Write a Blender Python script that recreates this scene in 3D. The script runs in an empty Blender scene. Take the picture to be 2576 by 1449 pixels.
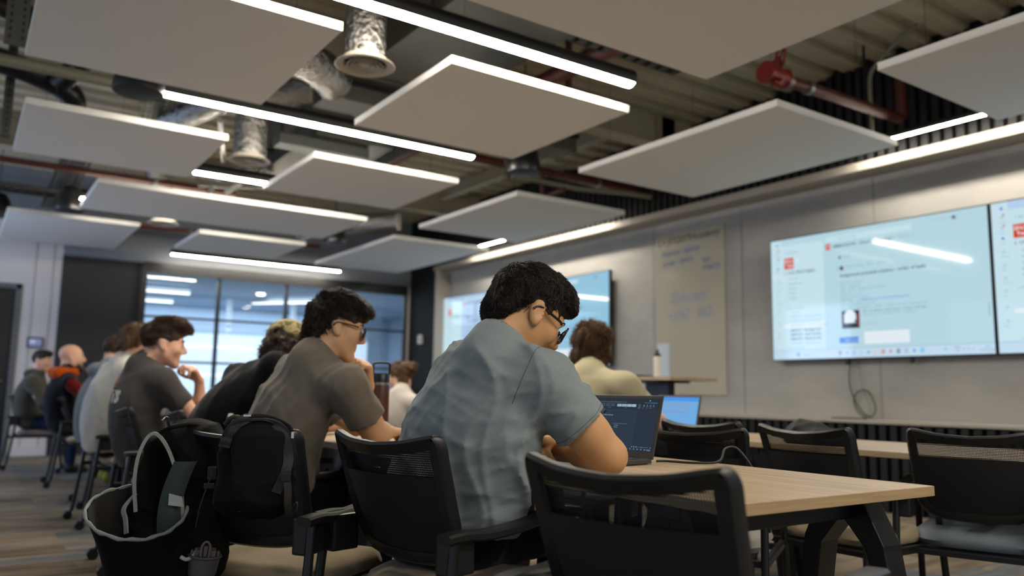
import bpy, bmesh, math, random
import numpy as np
from mathutils import Vector, Matrix, Euler
random.seed(4); rng = np.random.default_rng(4)
sc = bpy.context.scene
COL = sc.collection
PI = math.pi
V = Vector

# ---------------------------------------------------------------- colours and materials
def hx(h):
    h = h.lstrip('#'); c = [int(h[i:i+2], 16)/255 for i in (0, 2, 4)]
    return tuple(x/12.92 if x <= .04045 else ((x+.055)/1.055)**2.4 for x in c) + (1,)
MATS = {}
def mat(name, color, rough=.6, metal=0., spec=.5, bump=None, var=None, emit=None, alpha=None, sheen=0, coat=0, sss=0):
    """bump=(scale,strength,dist[,stretch xyz]); var=(scale,amount,color2[,stretch])"""
    if name in MATS: return MATS[name]
    m = bpy.data.materials.new(name); m.use_nodes = True; MATS[name] = m
    nt = m.node_tree; n = nt.nodes; L = nt.links
    b = n['Principled BSDF']
    c = hx(color) if isinstance(color, str) else color
    b.inputs['Base Color'].default_value = c
    b.inputs['Roughness'].default_value = rough
    b.inputs['Metallic'].default_value = metal
    b.inputs['Specular IOR Level'].default_value = spec
    if sheen:
        b.inputs['Sheen Weight'].default_value = sheen
        b.inputs['Sheen Roughness'].default_value = .4
    if coat: b.inputs['Coat Weight'].default_value = coat
    if sss:
        b.inputs['Subsurface Weight'].default_value = sss
        b.inputs['Subsurface Radius'].default_value = (.012, .004, .002)
        b.inputs['Subsurface Scale'].default_value = 1.0
    if emit:
        b.inputs['Emission Color'].default_value = hx(emit[0]) if isinstance(emit[0], str) else emit[0]
        b.inputs['Emission Strength'].default_value = emit[1]
    if alpha is not None: b.inputs['Alpha'].default_value = alpha
    def coords(st):
        tc = n.new('ShaderNodeTexCoord')
        if not st: return tc.outputs['Object']
        mp = n.new('ShaderNodeMapping'); mp.inputs['Scale'].default_value = st
        L.new(tc.outputs['Object'], mp.inputs['Vector']); return mp.outputs['Vector']
    if var:
        t = n.new('ShaderNodeTexNoise'); t.inputs['Scale'].default_value = var[0]; t.inputs['Detail'].default_value = 6
        t.inputs['Roughness'].default_value = .62
        L.new(coords(var[3] if len(var) > 3 else None), t.inputs['Vector'])
        r = n.new('ShaderNodeValToRGB'); r.color_ramp.elements[0].position = .5-var[1]/2; r.color_ramp.elements[1].position = .5+var[1]/2
        r.color_ramp.elements[0].color = c; r.color_ramp.elements[1].color = hx(var[2])
        L.new(t.outputs['Fac'], r.inputs['Fac']); L.new(r.outputs['Color'], b.inputs['Base Color'])
    if bump:
        t = n.new('ShaderNodeTexNoise'); t.inputs['Scale'].default_value = bump[0]; t.inputs['Detail'].default_value = 4
        L.new(coords(bump[3] if len(bump) > 3 else None), t.inputs['Vector'])
        bn = n.new('ShaderNodeBump'); bn.inputs['Strength'].default_value = bump[1]; bn.inputs['Distance'].default_value = bump[2]
        L.new(t.outputs['Fac'], bn.inputs['Height']); L.new(bn.outputs['Normal'], b.inputs['Normal'])
    return m

# ---------------------------------------------------------------- object helpers
def tag(o, label=None, cat=None, group=None, kind=None):
    if label: o['label'] = label
    if cat: o['category'] = cat
    if group: o['group'] = group
    if kind: o['kind'] = kind
    return o
def empty(name, loc=(0, 0, 0), rz=0.):
    o = bpy.data.objects.new(name, None); COL.objects.link(o)
    o.location = loc; o.rotation_euler = (0, 0, rz); o.empty_display_size = .1
    return o
def thing(name, label, cat, loc=(0, 0, 0), rz=0., group=None):
    return tag(empty(name, loc, rz), label, cat, group)
def basis(o):
    m = Matrix.LocRotScale(o.location, o.rotation_euler, o.scale)
    return m
class MB:
    def __init__(s): s.v = []; s.f = []; s.m = []
    def add(s, verts, faces, mi=0, M=None):
        k = len(s.v)
        if M is not None: verts = [M @ V(p) for p in verts]
        s.v += [tuple(p) for p in verts]; s.f += [tuple(i+k for i in f) for f in faces]; s.m += [mi]*len(faces)
        return s
    def box(s, c, d, R=None, mi=0):
        x, y, z = d[0]/2, d[1]/2, d[2]/2
        vs = [V((a*x, b*y, e*z)) for a in (-1, 1) for b in (-1, 1) for e in (-1, 1)]
        if R is not None: vs = [R @ p for p in vs]
        vs = [p+V(c) for p in vs]
        return s.add(vs, [(0, 1, 3, 2), (4, 6, 7, 5), (0, 4, 5, 1), (2, 3, 7, 6), (0, 2, 6, 4), (1, 5, 7, 3)], mi)
    def quad(s, a, b, c, d, mi=0): return s.add([a, b, c, d], [(0, 1, 2, 3)], mi)
    def bar(s, p0, p1, w, h, up=(0, 0, 1), mi=0):
        p0 = V(p0); p1 = V(p1); d = (p1-p0); L = d.length; d.normalize()
        sx = d.cross(V(up))
        if sx.length < 1e-4: sx = d.cross(V((1, 0, 0)))
        sx.normalize(); u = sx.cross(d)
        R = Matrix((sx, d, u)).transposed()
        return s.box((p0+p1)/2, (w, L, h), R, mi)
    def tube(s, pts, r, n=10, closed=False, cap=True, prof=None, up=None, mi=0):
        """sweep a circle (or prof = list of (side, up) offsets) along pts; r may be a list"""
        P = [V(p) for p in pts]; N = len(P)
        rs = r if isinstance(r, (list, tuple)) else [r]*N
        T = []
        for i in range(N):
            a = P[(i-1) % N] if (closed or i > 0) else P[i]; b = P[(i+1) % N] if (closed or i < N-1) else P[i]
            t = (b-a); t.normalize(); T.append(t)
        u = V(up) if up is not None else (V((0, 0, 1)) if abs(T[0].z) < .9 else V((1, 0, 0)))
        vs = []; k = len(prof) if prof else n
        for i in range(N):
            if up is not None: u = V(up)
            sd = T[i].cross(u)
            if sd.length < 1e-5: sd = T[i].cross(V((.3, 1, .2)))
            sd.normalize(); u = sd.cross(T[i]); u.normalize()
            for j in range(k):
                if prof: a, b = prof[j]; a *= rs[i]; b *= rs[i]
                else: a = math.cos(2*PI*j/k)*rs[i]; b = math.sin(2*PI*j/k)*rs[i]
                vs.append(P[i]+sd*a+u*b)
        fs = []
        for i in range(N if closed else N-1):
            i2 = (i+1) % N
            for j in range(k):
                j2 = (j+1) % k
                fs.append((i*k+j, i*k+j2, i2*k+j2, i2*k+j))
        if cap and not closed:
            fs.append(tuple(range(k-1, -1, -1))); fs.append(tuple((N-1)*k+j for j in range(k)))
        return s.add(vs, fs, mi)
    def cyl(s, p0, p1, r0, r1=None, n=16, mi=0): return s.tube([p0, p1], [r0, r0 if r1 is None else r1], n, mi=mi)
    def lathe(s, prof, c=(0, 0, 0), n=24, R=None, mi=0):
        vs = []; k = len(prof)
        for j in range(n):
            a = 2*PI*j/n
            for r, z in prof:
                p = V((r*math.cos(a), r*math.sin(a), z))
                if R is not None: p = R @ p
                vs.append(p+V(c))
        fs = [(j*k+i, ((j+1) % n)*k+i, ((j+1) % n)*k+i+1, j*k+i+1) for j in range(n) for i in range(k-1)]
        return s.add(vs, fs, mi)
    def grid(s, fn, nu, nv, mi=0, cu=False):
        vs = [fn(i/nu, j/nv) for i in range(nu+(0 if cu else 1)) for j in range(nv+1)]
        w = nv+1; U = nu+(0 if cu else 1)
        fs = []
        for i in range(nu):
            i2 = (i+1) % U
            for j in range(nv): fs.append((i*w+j, i2*w+j, i2*w+j+1, i*w+j+1))
        return s.add(vs, fs, mi)
    def prism(s, poly, y0, y1, fn, mi=0):
        """extrude 2D poly; fn(a,b,t)->xyz"""
        k = len(poly)
        vs = [fn(a, b, y0) for a, b in poly]+[fn(a, b, y1) for a, b in poly]
        fs = [tuple(range(k-1, -1, -1)), tuple(range(k, 2*k))]+[(i, (i+1) % k, k+(i+1) % k, k+i) for i in range(k)]
        return s.add(vs, fs, mi)
    def build(s, name, m, parent=None, smooth=None, world=False, bevel=0, bseg=2):
        me = bpy.data.meshes.new(name); me.from_pydata(s.v, [], s.f)
        ms = m if isinstance(m, (list, tuple)) else [m]
        for q in ms: me.materials.append(q)
        if len(ms) > 1: me.polygons.foreach_set('material_index', s.m)
        bm = bmesh.new(); bm.from_mesh(me)
        bmesh.ops.recalc_face_normals(bm, faces=bm.faces)
        if bevel:
            ed = [e for e in bm.edges if len(e.link_faces) == 2 and e.calc_face_angle(0) > .6]
            bmesh.ops.bevel(bm, geom=ed, offset=bevel, segments=bseg, affect='EDGES', profile=.6, clamp_overlap=True)
        if smooth is not None:
            for f in bm.faces: f.smooth = True
            if smooth < 3:
                for e in bm.edges:
                    if len(e.link_faces) == 2 and e.calc_face_angle(0) > smooth: e.smooth = False
        bm.to_mesh(me); bm.free()
        o = bpy.data.objects.new(name, me); COL.objects.link(o)
        if parent:
            o.parent = parent
            if world: o.matrix_parent_inverse = basis(parent).inverted()
        return o
def smooth_path(pts, n=8):
    """Catmull-Rom through pts"""
    P = [V(p) for p in pts]; out = []
    for i in range(len(P)-1):
        a = P[max(i-1, 0)]; b = P[i]; c = P[i+1]; d = P[min(i+2, len(P)-1)]
        for k in range(n):
            t = k/n
            out.append(.5*((2*b)+(c-a)*t+(2*a-5*b+4*c-d)*t*t+(3*b-a-3*c+d)*t**3))
    out.append(P[-1]); return out
def struct(mb, name, m, parent=None, **k):
    o = mb.build(name, m, parent, **k)
    if parent is None: o['kind'] = 'structure'
    return o
_fc = None
def text_geo(body, size=1., align='LEFT', shear=0., bold=0., res=2):
    c = bpy.data.curves.new('txt', 'FONT'); c.body = body; c.size = size; c.align_x = align; c.shear = shear; c.offset = bold; c.resolution_u = res
    o = bpy.data.objects.new('txt', c)
    me = o.to_mesh()
    vs = [tuple(v.co) for v in me.vertices]; fs = [tuple(p.vertices) for p in me.polygons]
    o.to_mesh_clear(); bpy.data.objects.remove(o); bpy.data.curves.remove(c)
    return vs, fs
def dup(root, loc, rz, label=None, group=None, seatmat=None):
    r = root.copy(); COL.objects.link(r); r.location = loc; r.rotation_euler = (0, 0, rz)
    if label: r['label'] = label
    if group: r['group'] = group
    for ch in list(root.children):
        c = ch.copy(); COL.objects.link(c); c.parent = r
        if seatmat and c.name.startswith('seat') and c.data and not c.name.startswith('seat_'):
            c.material_slots[0].link = 'OBJECT'; c.material_slots[0].material = seatmat
        for g in list(ch.children):
            d = g.copy(); COL.objects.link(d); d.parent = c
    return r

# ---------------------------------------------------------------- camera
cam = bpy.data.cameras.new('camera'); co = bpy.data.objects.new('camera', cam); COL.objects.link(co)
_y, _p, _r = math.radians(34.319), math.radians(7.388), math.radians(.921)
f_ = V((math.sin(_y)*math.cos(_p), math.cos(_y)*math.cos(_p), math.sin(_p)))
r_ = V((math.cos(_y), -math.sin(_y), 0)); u_ = r_.cross(f_)
r2 = math.cos(_r)*r_+math.sin(_r)*u_; u2 = -math.sin(_r)*r_+math.cos(_r)*u_
mw = Matrix((r2, u2, -f_)).transposed().to_4x4(); mw.translation = V((0, 0, .97))
co.matrix_world = mw
cam.sensor_width = 36.; cam.lens = 2031.08/2576*36.
cam.clip_start = .05; cam.clip_end = 80
cam.dof.use_dof = True; cam.dof.focus_distance = 2.25; cam.dof.aperture_fstop = 1.9
sc.camera = co
vs = sc.view_settings; vs.view_transform = 'Standard'; vs.look = 'None'; vs.exposure = 0.; vs.gamma = 1.; vs.use_curve_mapping = False
try:
    sc.cycles.use_denoising = True; sc.cycles.denoiser = 'OPENIMAGEDENOISE'
    sc.cycles.use_adaptive_sampling = True; sc.cycles.adaptive_threshold = .025; sc.cycles.max_bounces = 6; sc.cycles.diffuse_bounces = 4; sc.cycles.glossy_bounces = 3; sc.cycles.transmission_bounces = 4; sc.cycles.transparent_max_bounces = 10
    sc.cycles.sample_clamp_indirect = 6.; sc.cycles.caustics_reflective = False; sc.cycles.caustics_refractive = False
    sc.cycles.use_light_tree = True
except Exception: pass
w = bpy.data.worlds.new('world'); sc.world = w; w.use_nodes = True
w.node_tree.nodes['Background'].inputs['Color'].default_value = (.72, .84, 1., 1)
w.node_tree.nodes['Background'].inputs['Strength'].default_value = .42
# ================================================================ ROOM
XW, XN, YF, ZD = 6.72, 6.95, 13.1, 4.1     # ribbed wall, niche face, far wall, deck
M_conc = mat('concrete_panel', '#9c9b96', .75, bump=(9, .15, .01), var=(1.6, .55, '#bab7b0', (1, .7, 1.6)))
M_rib = mat('ribbed_cladding', '#0a0b0f', .75)
M_deck = mat('steel_deck', '#c4baa2', .55, bump=(3, .1, .02), var=(1.2, .6, '#aaa088'))
M_white = mat('white_paint', '#c8c5c2', .7)
M_trim = mat('niche_trim', '#a7a195', .6)
M_black = mat('black_metal', '#0b0c0e', .45)
M_satin = mat('black_satin', '#121315', .35)
M_panelw = mat('acoustic_white', '#e4e2dc', .9)
M_carpet = bpy.data.materials.new('carpet_planks'); M_carpet.use_nodes = True
def carpet():
    nt = M_carpet.node_tree; n = nt.nodes; L = nt.links; b = n['Principled BSDF']; b.inputs['Roughness'].default_value = .95; b.inputs['Specular IOR Level'].default_value = .1
    tc = n.new('ShaderNodeTexCoord')
    br = n.new('ShaderNodeTexBrick'); br.offset = .37; br.inputs['Scale'].default_value = 1; br.inputs['Brick Width'].default_value = 1.0; br.inputs['Row Height'].default_value = .25
    br.inputs['Mortar Size'].default_value = .002; br.inputs['Color1'].default_value = (0, 0, 0, 1); br.inputs['Color2'].default_value = (1, 1, 1, 1); br.inputs['Bias'].default_value = 0
    L.new(tc.outputs['Object'], br.inputs['Vector'])
    mp = n.new('ShaderNodeMapping'); mp.inputs['Scale'].default_value = (1.1, 7, 1); L.new(tc.outputs['Object'], mp.inputs['Vector'])
    ns = n.new('ShaderNodeTexNoise'); ns.inputs['Scale'].default_value = 1.5; ns.inputs['Detail'].default_value = 5; L.new(mp.outputs['Vector'], ns.inputs['Vector'])
    ad = n.new('ShaderNodeMath'); ad.operation = 'MULTIPLY_ADD'; ad.inputs[1].default_value = .42; L.new(br.outputs['Color'], ad.inputs[0]); 
    m2 = n.new('ShaderNodeMath'); m2.operation = 'MULTIPLY'; m2.inputs[1].default_value = .62; L.new(ns.outputs['Fac'], m2.inputs[0]); L.new(m2.outputs[0], ad.inputs[2])
    r = n.new('ShaderNodeValToRGB'); e = r.color_ramp.elements
    e[0].position = .25; e[0].color = hx('#4a4238'); e[1].position = .85; e[1].color = hx('#68777f')
    for p, c in ((.42, '#6d6152'), (.55, '#7f7364'), (.66, '#55585a')):
        q = e.new(p); q.color = hx(c)
    L.new(ad.outputs[0], r.inputs['Fac']); L.new(r.outputs['Color'], b.inputs['Base Color'])
    n2 = n.new('ShaderNodeTexNoise'); n2.inputs['Scale'].default_value = 260; bn = n.new('ShaderNodeBump'); bn.inputs['Strength'].default_value = .5; bn.inputs['Distance'].default_value = .004
    L.new(n2.outputs['Fac'], bn.inputs['Height']); L.new(bn.outputs['Normal'], b.inputs['Normal'])
carpet()
struct(MB().box((2.6, 4.5, -.05), (9.4, 18.5, .1)), 'floor', M_carpet)

# ceiling: corrugated deck, ridges along X
mb = MB(); prof = []
y = -4.; P = .32
while y < 13.4:
    prof += [(y, ZD), (y+.11, ZD), (y+.14, ZD-.075), (y+.29, ZD-.075)]; y += P
mb.grid(lambda u, v: (-2.1+9.3*v, prof[int(round(u*(len(prof)-1)))][0], prof[int(round(u*(len(prof)-1)))][1]), len(prof)-1, 1)
struct(mb, 'ceiling', M_deck)

# screen wall: ribbed black cladding above and below a recessed concrete niche
def ribs(mb, y0, y1, z0, z1, pitch=.1, wd=.058, d=.035, x=XW):
    y = y0+.02
    while y < y1-.02:
        mb.box((x-d/2+.0, y+wd/2, (z0+z1)/2), (d, wd, z1-z0)); y += pitch
mb = MB()
mb.box((XW+.15, 4.5, (3.12+ZD)/2), (.24, 17.2, ZD-3.12)); ribs(mb, -4, 13.08, 3.12, ZD-.07)
mb.box((XW+.15, 4.5, .37), (.24, 17.2, .74)); ribs(mb, -4, 13.08, 0., .74)
mb.box((XW+.15, 12.6, 1.93), (.24, 1.0, 2.38)); ribs(mb, 12.13, 13.08, .74, 3.12, .05, .03, .025)
struct(mb, 'wall_right', M_rib)
mb = MB(); mb.box((XN+.06, 4.04, 1.9), (.12, 16.08, 2.36))
for y in (-.2, 2.62, 5.3, 7.2, 9.1, 11.0):    # hairline joints between the boards
    pass
struct(mb, 'wall_right_niche', M_conc)
mb = MB()
mb.box((XW-.045+.14, 4.1, 3.08), (.28, 16.2, .08)); mb.box((XW-.045+.14, 4.1, .765), (.28, 16.2, .03)); mb.box((XW-.045+.14, 12.1, 1.92), (.28, .06, 2.34))
struct(mb, 'trim_1', M_trim, bevel=.004)
mb = MB()
for y in (.05, 2.45, 4.2, 5.75, 7.1): mb.box((XN-.0015, y, 1.91), (.003, .004, 2.25))
struct(mb, 'trim_2', mat('panel_joint', '#6e6a64', .8))

# far wall with glazed partition, dark sliding panel and a door
mb = MB(); t = .14
def fw(x0, x1, z0, z1, y=YF, d=t): mb.box(((x0+x1)/2, y+d/2, (z0+z1)/2), (x1-x0, d, z1-z0))
fw(-2.1, -.32, 0, 3.4); fw(-.32, .66, 2.36, 3.4); fw(.66, 1.13, 0, 3.4); fw(6.64, 6.74, 0, 2.84)
struct(mb, 'wall_far', mat('far_wall_paint', '#cfc9c5', .75))
mb = MB(); fw(1.13, 6.74, 2.84, 3.4); fw(-2.1, 6.74, 3.4, ZD); struct(mb, 'wall_far_bulkhead', mat('bulkhead_grey', '#7d8187', .75))
mb = MB()
for x in (.8, 1.02): mb.box((x, YF-.004, 1.65), (.006, .008, 3.3))
struct(mb, 'trim_3', mat('joint_grey', '#8a8480', .7))
mb = MB(); mb.box((.895, YF-.008, .06), (.47, .016, .12)); struct(mb, 'baseboard_far', M_white, bevel=.003)
# door
d = empty('door_1', (.17, YF, 0)); d['kind'] = 'structure'
mb = MB(); mb.box((-.46, .06, 1.18), (.07, .16, 2.36)); mb.box((.46, .06, 1.18), (.07, .16, 2.36)); mb.box((0, .06, 2.33), (.98, .16, .07)); mb.build('door_frame', mat('door_frame_grey', '#5b5c5c', .5), d, bevel=.004)
mb = MB(); mb.box((0, .1, 1.15), (.86, .045, 2.28)); mb.build('door_leaf', M_black, d)
mb = MB(); mb.tube([(.36, .075, 1.02), (.36, .03, 1.02), (.26, .03, 1.02)], .01, 8); mb.build('door_handle', mat('steel', '#9a9a98', .3, 1.), d, smooth=.8)
# sliding dark panel
d = empty('door_2', (1.66, YF, 0)); d['kind'] = 'structure'
mb = MB(); mb.box((0, -.0, 1.41), (1.06, .08, 2.82)); mb.build('door_leaf', mat('dark_panel', '#1d1d1f', .6), d, bevel=.004)
mb = MB(); mb.box((.535, -.02, 1.41), (.06, .14, 2.82)); mb.build('door_frame', M_black, d)
# glazing
g = empty('window_1', (4.42, YF, 0)); g['kind'] = 'structure'
mb = MB(); x0, x1 = 2.22-4.42, 6.64-4.42
mb.box((0, .02, 2.765), (x1-x0, .14, .17)); mb.box((0, .04, .04), (x1-x0, .09, .08))
for x in (2.24, 3.33, 4.42, 5.53, 6.62): mb.box((x-4.42, .04, 1.38), (.05, .09, 2.7))
for z in (2.03, 1.355, .68): mb.box((0, .04, z), (x1-x0, .06, .035))
mb.build('window_frame', M_black, g, bevel=.003)
M_glass = bpy.data.materials.new('clear_glass'); M_glass.use_nodes = True
nt = M_glass.node_tree; n = nt.nodes; n.remove(n['Principled BSDF'])
tr = n.new('ShaderNodeBsdfTransparent'); tr.inputs['Color'].default_value = (.9, .95, .97, 1); gl = n.new('ShaderNodeBsdfGlossy'); gl.inputs['Roughness'].default_value = .02
fr = n.new('ShaderNodeFresnel'); fr.inputs['IOR'].default_value = 1.35; mx = n.new('ShaderNodeMixShader')
nt.links.new(fr.outputs[0], mx.inputs[0]); nt.links.new(tr.outputs[0], mx.inputs[1]); nt.links.new(gl.outputs[0], mx.inputs[2]); nt.links.new(mx.outputs[0], n['Material Output'].inputs['Surface'])
mb = MB()
for a, b in ((2.265, 3.305), (3.355, 4.395), (4.445, 5.505), (5.555, 6.595)):
    for z0, z1 in ((.08, .66), (.70, 1.335), (1.375, 2.01), (2.05, 2.68)): mb.box(((a+b)/2-4.42, .045, (z0+z1)/2), (b-a, .01, z1-z0))
mb.build('glass', M_glass, g)

# room behind the glass
M_adj = mat('adjacent_wall', '#a9b6c4', .8)
mb = MB(); mb.box((4.4, 19.05, 1.4), (9.6, .1, 2.8)); struct(mb, 'wall_behind_glass', M_adj)
mb = MB(); mb.box((4.4, 16.15, 2.83), (9.6, 5.8, .06)); struct(mb, 'ceiling_behind_glass', mat('adjacent_ceiling', '#aab8c6', .8))
mb = MB(); mb.box((4.4, 16.15, -.05), (9.6, 5.8, .1)); struct(mb, 'floor_behind_glass', mat('adjacent_floor', '#8b8f95', .8))
mb = MB(); mb.box((-.35, 16.15, 1.4), (.1, 5.8, 2.8)); mb.box((9.2, 16.15, 1.4), (.1, 5.8, 2.8)); struct(mb, 'wall_behind_glass_ends', M_adj)
M_frost = mat('frosted_film', '#dfe8f2', .6, emit=('#d5e0ee', .62))  # emission stands in for the light falling through the film
def adj(name, label, cat, mb, m, group=None): o = mb.build(name, m); return tag(o, label, cat, group)
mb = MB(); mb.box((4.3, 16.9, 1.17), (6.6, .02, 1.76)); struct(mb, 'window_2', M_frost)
mb = MB()
for z in (1.78, 1.22): 
    for a, b in ((2.1, 3.55), (3.65, 5.0), (5.1, 6.9)): mb.box(((a+b)/2, 16.87, z), (b-a, .012, .045))
struct(mb, 'trim_4', mat('film_band', '#f4f8ff', .6, emit=('#f2f7ff', .9)))  # bands kept bright by emission, they are no light source
mb = MB(); mb.box((4.3, 16.9, 2.1), (6.6, .05, .05)); mb.box((4.3, 16.9, 2.25), (6.6, .04, .03)); struct(mb, 'trim_5', mat('pale_rail', '#c8d2de', .5))
for i, x in enumerate((2.75, 4.55, 5.9)):
    mb = MB(); mb.box((x, 17.0, 1.4), (.09, .09, 2.8))
    adj('column', ['slim white post behind the glass, left pane', 'slim white post behind the glass, second pane', 'slim white post behind the glass, behind the third pane'][i], 'post', mb, mat('white_post', '#e6eef8', .6, emit=('#dce8f8', .25)))  # slight emission paints the room's brightness onto the posts
for i, (x0, y0, x1, y1, z) in enumerate(((1.6, 15.2, 3.35, 15.2, 2.62), (2.2, 17.8, 3.6, 17.8, 2.70), (4.9, 16.6, 6.4, 14.9, 2.68))):
    t = thing('linear_light', ['long pale ceiling light in the glazed room, nearest the dark panel', 'shorter pale light deeper in the glazed room behind the left pane', 'slanting pale light in the glazed room behind the third pane'][i], 'light', ((x0+x1)/2, (y0+y1)/2, z), 0, 'lights in the glazed room')
    mb = MB(); mb.bar((x0, y0, z+.06), (x1, y1, z+.06), .07, .06); mb.build('housing', M_white, t, world=True)
    mb = MB(); mb.bar((x0, y0, z+.02), (x1, y1, z+.02), .06, .02); mb.build('lens', mat('cool_lens', '#ffffff', .5, emit=('#fff3e4', 2.2)), t, world=True)
t = thing('downlight', 'small round lit downlight in the glazed room ceiling', 'light', (4.75, 15.6, 2.8))
mb = MB(); mb.lathe([(.0, -.03), (.075, -.03), (.08, 0)], (0, 0, 0), 20); mb.build('lens', mat('spot_lens', '#ffffff', .5, emit=('#fff4e6', 5.)), t)
t = thing('projector', 'small dark ceiling projector hanging in the glazed room, right pane', 'projector', (6.05, 14.3, 2.44))
mb = MB(); mb.box((0, 0, .0), (.2, .22, .09)); mb.build('body', M_satin, t, bevel=.01)
mb = MB(); mb.cyl((0, 0, .04), (0, 0, .36), .02); mb.box((0, 0, .1), (.16, .16, .02)); mb.build('mount', M_black, t)
for i, (x, y, sx, sy, e) in enumerate(((4.4, 15.0, 5.5, 2.6, 170), (4.4, 18.0, 6., 1.6, 120))):  # added area fill for the glazed room, besides its visible lamps
    l = bpy.data.lights.new('adjacent_room_fill', 'AREA'); l.shape = 'RECTANGLE'; l.size = sx; l.size_y = sy; l.energy = e; l.color = (.72, .85, 1.)
    o = bpy.data.objects.new('adjacent_room_fill', l); COL.objects.link(o); o.location = (x, y, 2.78)

# added area lights: assumed cool source left of the picture, tinting the far panels
for y, z, s, e in ((10.9, 1.7, 2.6, 75), (7.2, 1.7, 2.2, 10)):
    l = bpy.data.lights.new('assumed_side_light', 'AREA'); l.shape = 'RECTANGLE'; l.size = s; l.size_y = 1.6; l.energy = e; l.color = (.50, .66, 1.)
    o = bpy.data.objects.new('assumed_side_light', l); COL.objects.link(o); o.location = (-2.0, y, z); o.rotation_euler = (0, -PI/2, 0)
# wall controls
t = thing('wall_tablet', 'small dark wall tablet with a lit blue screen beside the door', 'tablet', (.878, YF-.0, 1.558))
mb = MB(); mb.box((0, -.012, 0), (.2, .024, .15)); mb.build('case', M_black, t, bevel=.006)
mb = MB(); mb.box((0, -.026, 0), (.16, .004, .11)); mb.box((-.03, -.0285, .01), (.07, .001, .03), mi=1); mb.build('screen', [mat('tablet_screen', '#222233', .2, emit=('#7d93c8', .5)), mat('tablet_mark', '#222233', .2, emit=('#d5e0ff', .6))], t)
t = thing('wall_sensor', 'small white wall sensor on the dark ribbed strip in the corner', 'sensor', (XW-.03, 12.6, 1.87))
mb = MB(); mb.box((-.02, 0, 0), (.04, .14, .16)); mb.build('case', M_white, t, bevel=.012)
mb = MB(); mb.box((-.042, -.05, 0), (.006, .03, .1)); mb.build('button_strip', mat('grey_plastic', '#7c7f83', .5), t)

# ================================================================ CEILING ISLANDS
ZP = 2.95
isl = [('A', .18, 1.61, 4.07, 5.53, 'white acoustic panel at the upper left, blown-out front edge by the top lamp'),
 ('B', .24, 1.65, 6.51, 7.94, 'white acoustic panel at far left, directly beyond the large upper-left panel'),
 ('C', 2.32, 3.77, 4.09, 5.54, 'square white acoustic panel with glaring front edge below the longest lamp'),
 ('D', 2.38, 3.82, 6.53, 7.94, 'square white acoustic panel in the middle, between the second lamp and the long panel'),
 ('E', .99, 3.85, 8.69, 10.1, 'longest white acoustic panel, stretching across the left in front of the last two panels'),
 ('F', .33, 1.74, 10.8, 12.9, 'bluish white acoustic panel nearest the door, lit by the glazed room'),
 ('G', 2.44, 3.86, 10.75, 12.2, 'small far white acoustic panel right above the last lamp'),
 ('H', 4.49, 5.97, 3.385, 5.54, 'large white acoustic panel above the big screens, beside the short lit lamp'),
 ('I', 4.53, 5.98, 6.56, 8.68, 'white acoustic panel above the left pair of screens, second along the screen wall'),
 ('J', 4.58, 6.05, 9.47, 12.3, 'far white acoustic panel along the screen wall, touching the far corner'),
 ('K', 4.47, 5.97, .9, 2.64, 'white acoustic panel at the upper right edge, nearest along the screen wall'),
 ('M', .95, 3.75, 1.95, 3.355, 'biggest white acoustic panel overhead, cut by the top of the frame')]
for k, x0, x1, y0, y1, lab in isl:
    t = thing('acoustic_panel', lab, 'ceiling panel', ((x0+x1)/2, (y0+y1)/2, ZP), 0, 'acoustic panels hung from the ceiling')
    mb = MB(); mb.box((0, 0, .025), (x1-x0, y1-y0, .05)); mb.build('board', M_panelw, t, bevel=.003)
    for sx in (-1, 1):
        for sy in (-1, 1):
            mb = MB(); px = sx*((x1-x0)/2-.2); py = sy*((y1-y0)/2-.2)
            mb.cyl((px, py, .05), (px, py, ZD-ZP-.08), .0018, n=5); mb.cyl((px, py, .05), (px, py, .08), .008, n=8); mb.build('wire', mat('wire', '#55534e', .4, .8), t)

# ================================================================ LINEAR LAMPS
M_lens = mat('lamp_lens', '#ffffff', .5, emit=((1., .91, .77, 1), 98.))
M_lamp = mat('lamp_body', '#111112', .5)
def lamp(p0, p1, lab, r=.062, cables=True, grp='linear lamps under the ceiling'):
    p0 = V(p0); p1 = V(p1); c = (p0+p1)/2
    t = thing('linear_lamp', lab, 'lamp', c, 0, grp)
    d = (p1-p0).normalized(); s = d.cross(V((0, 0, 1)))
    # body: tube open at the bottom; lens: rounded strip
    A = [math.radians(a) for a in range(-44, 225, 19)]
    pr = [(math.cos(a)*r, math.sin(a)*r) for a in A]
    mb = MB(); mb.tube([p0, p1], 1., prof=pr, up=(0, 0, 1)); mb.build('body', M_lamp, t, smooth=.6, world=True)
    B = [math.radians(a) for a in range(222, 319, 16)]
    pr = [(math.cos(a)*r*1.0, math.sin(a)*r*1.0) for a in B]
    pr = [(pr[-1][0]*.98, pr[-1][1]+.006), ]+pr[::-1]+[(pr[0][0]*.98, pr[0][1]+.006)]
    mb = MB(); mb.tube([p0+d*.006, p1-d*.006], 1., prof=pr, up=(0, 0, 1)); mb.build('lens', M_lens, t, smooth=.6, world=True)
    if cables:
        for f in (.12, .88):
            q = p0.lerp(p1, f); mb = MB(); mb.cyl(q+V((0, 0, r)), V((q.x, q.y, ZD-.05)), .0018, n=5); mb.build('wire', MATS['wire'], t, world=True)
    return t
lamp((.5, 3.96, 3.13), (3.67, 3.96, 3.13), 'longest glowing lamp crossing the top of the picture, dark round body')
lamp((1.06, 6.11, 3.13), (3.71, 6.11, 3.13), 'second glowing lamp, starting beside the round black speaker')
lamp((1.77, 8.21, 3.13), (3.75, 8.21, 3.13), 'half-hidden glowing lamp running behind the square middle panel')
lamp((.97, 9.95, 3.08), (3.7, 9.95, 3.08), 'lamp almost hidden above the longest panel, only its left tip showing')
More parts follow.
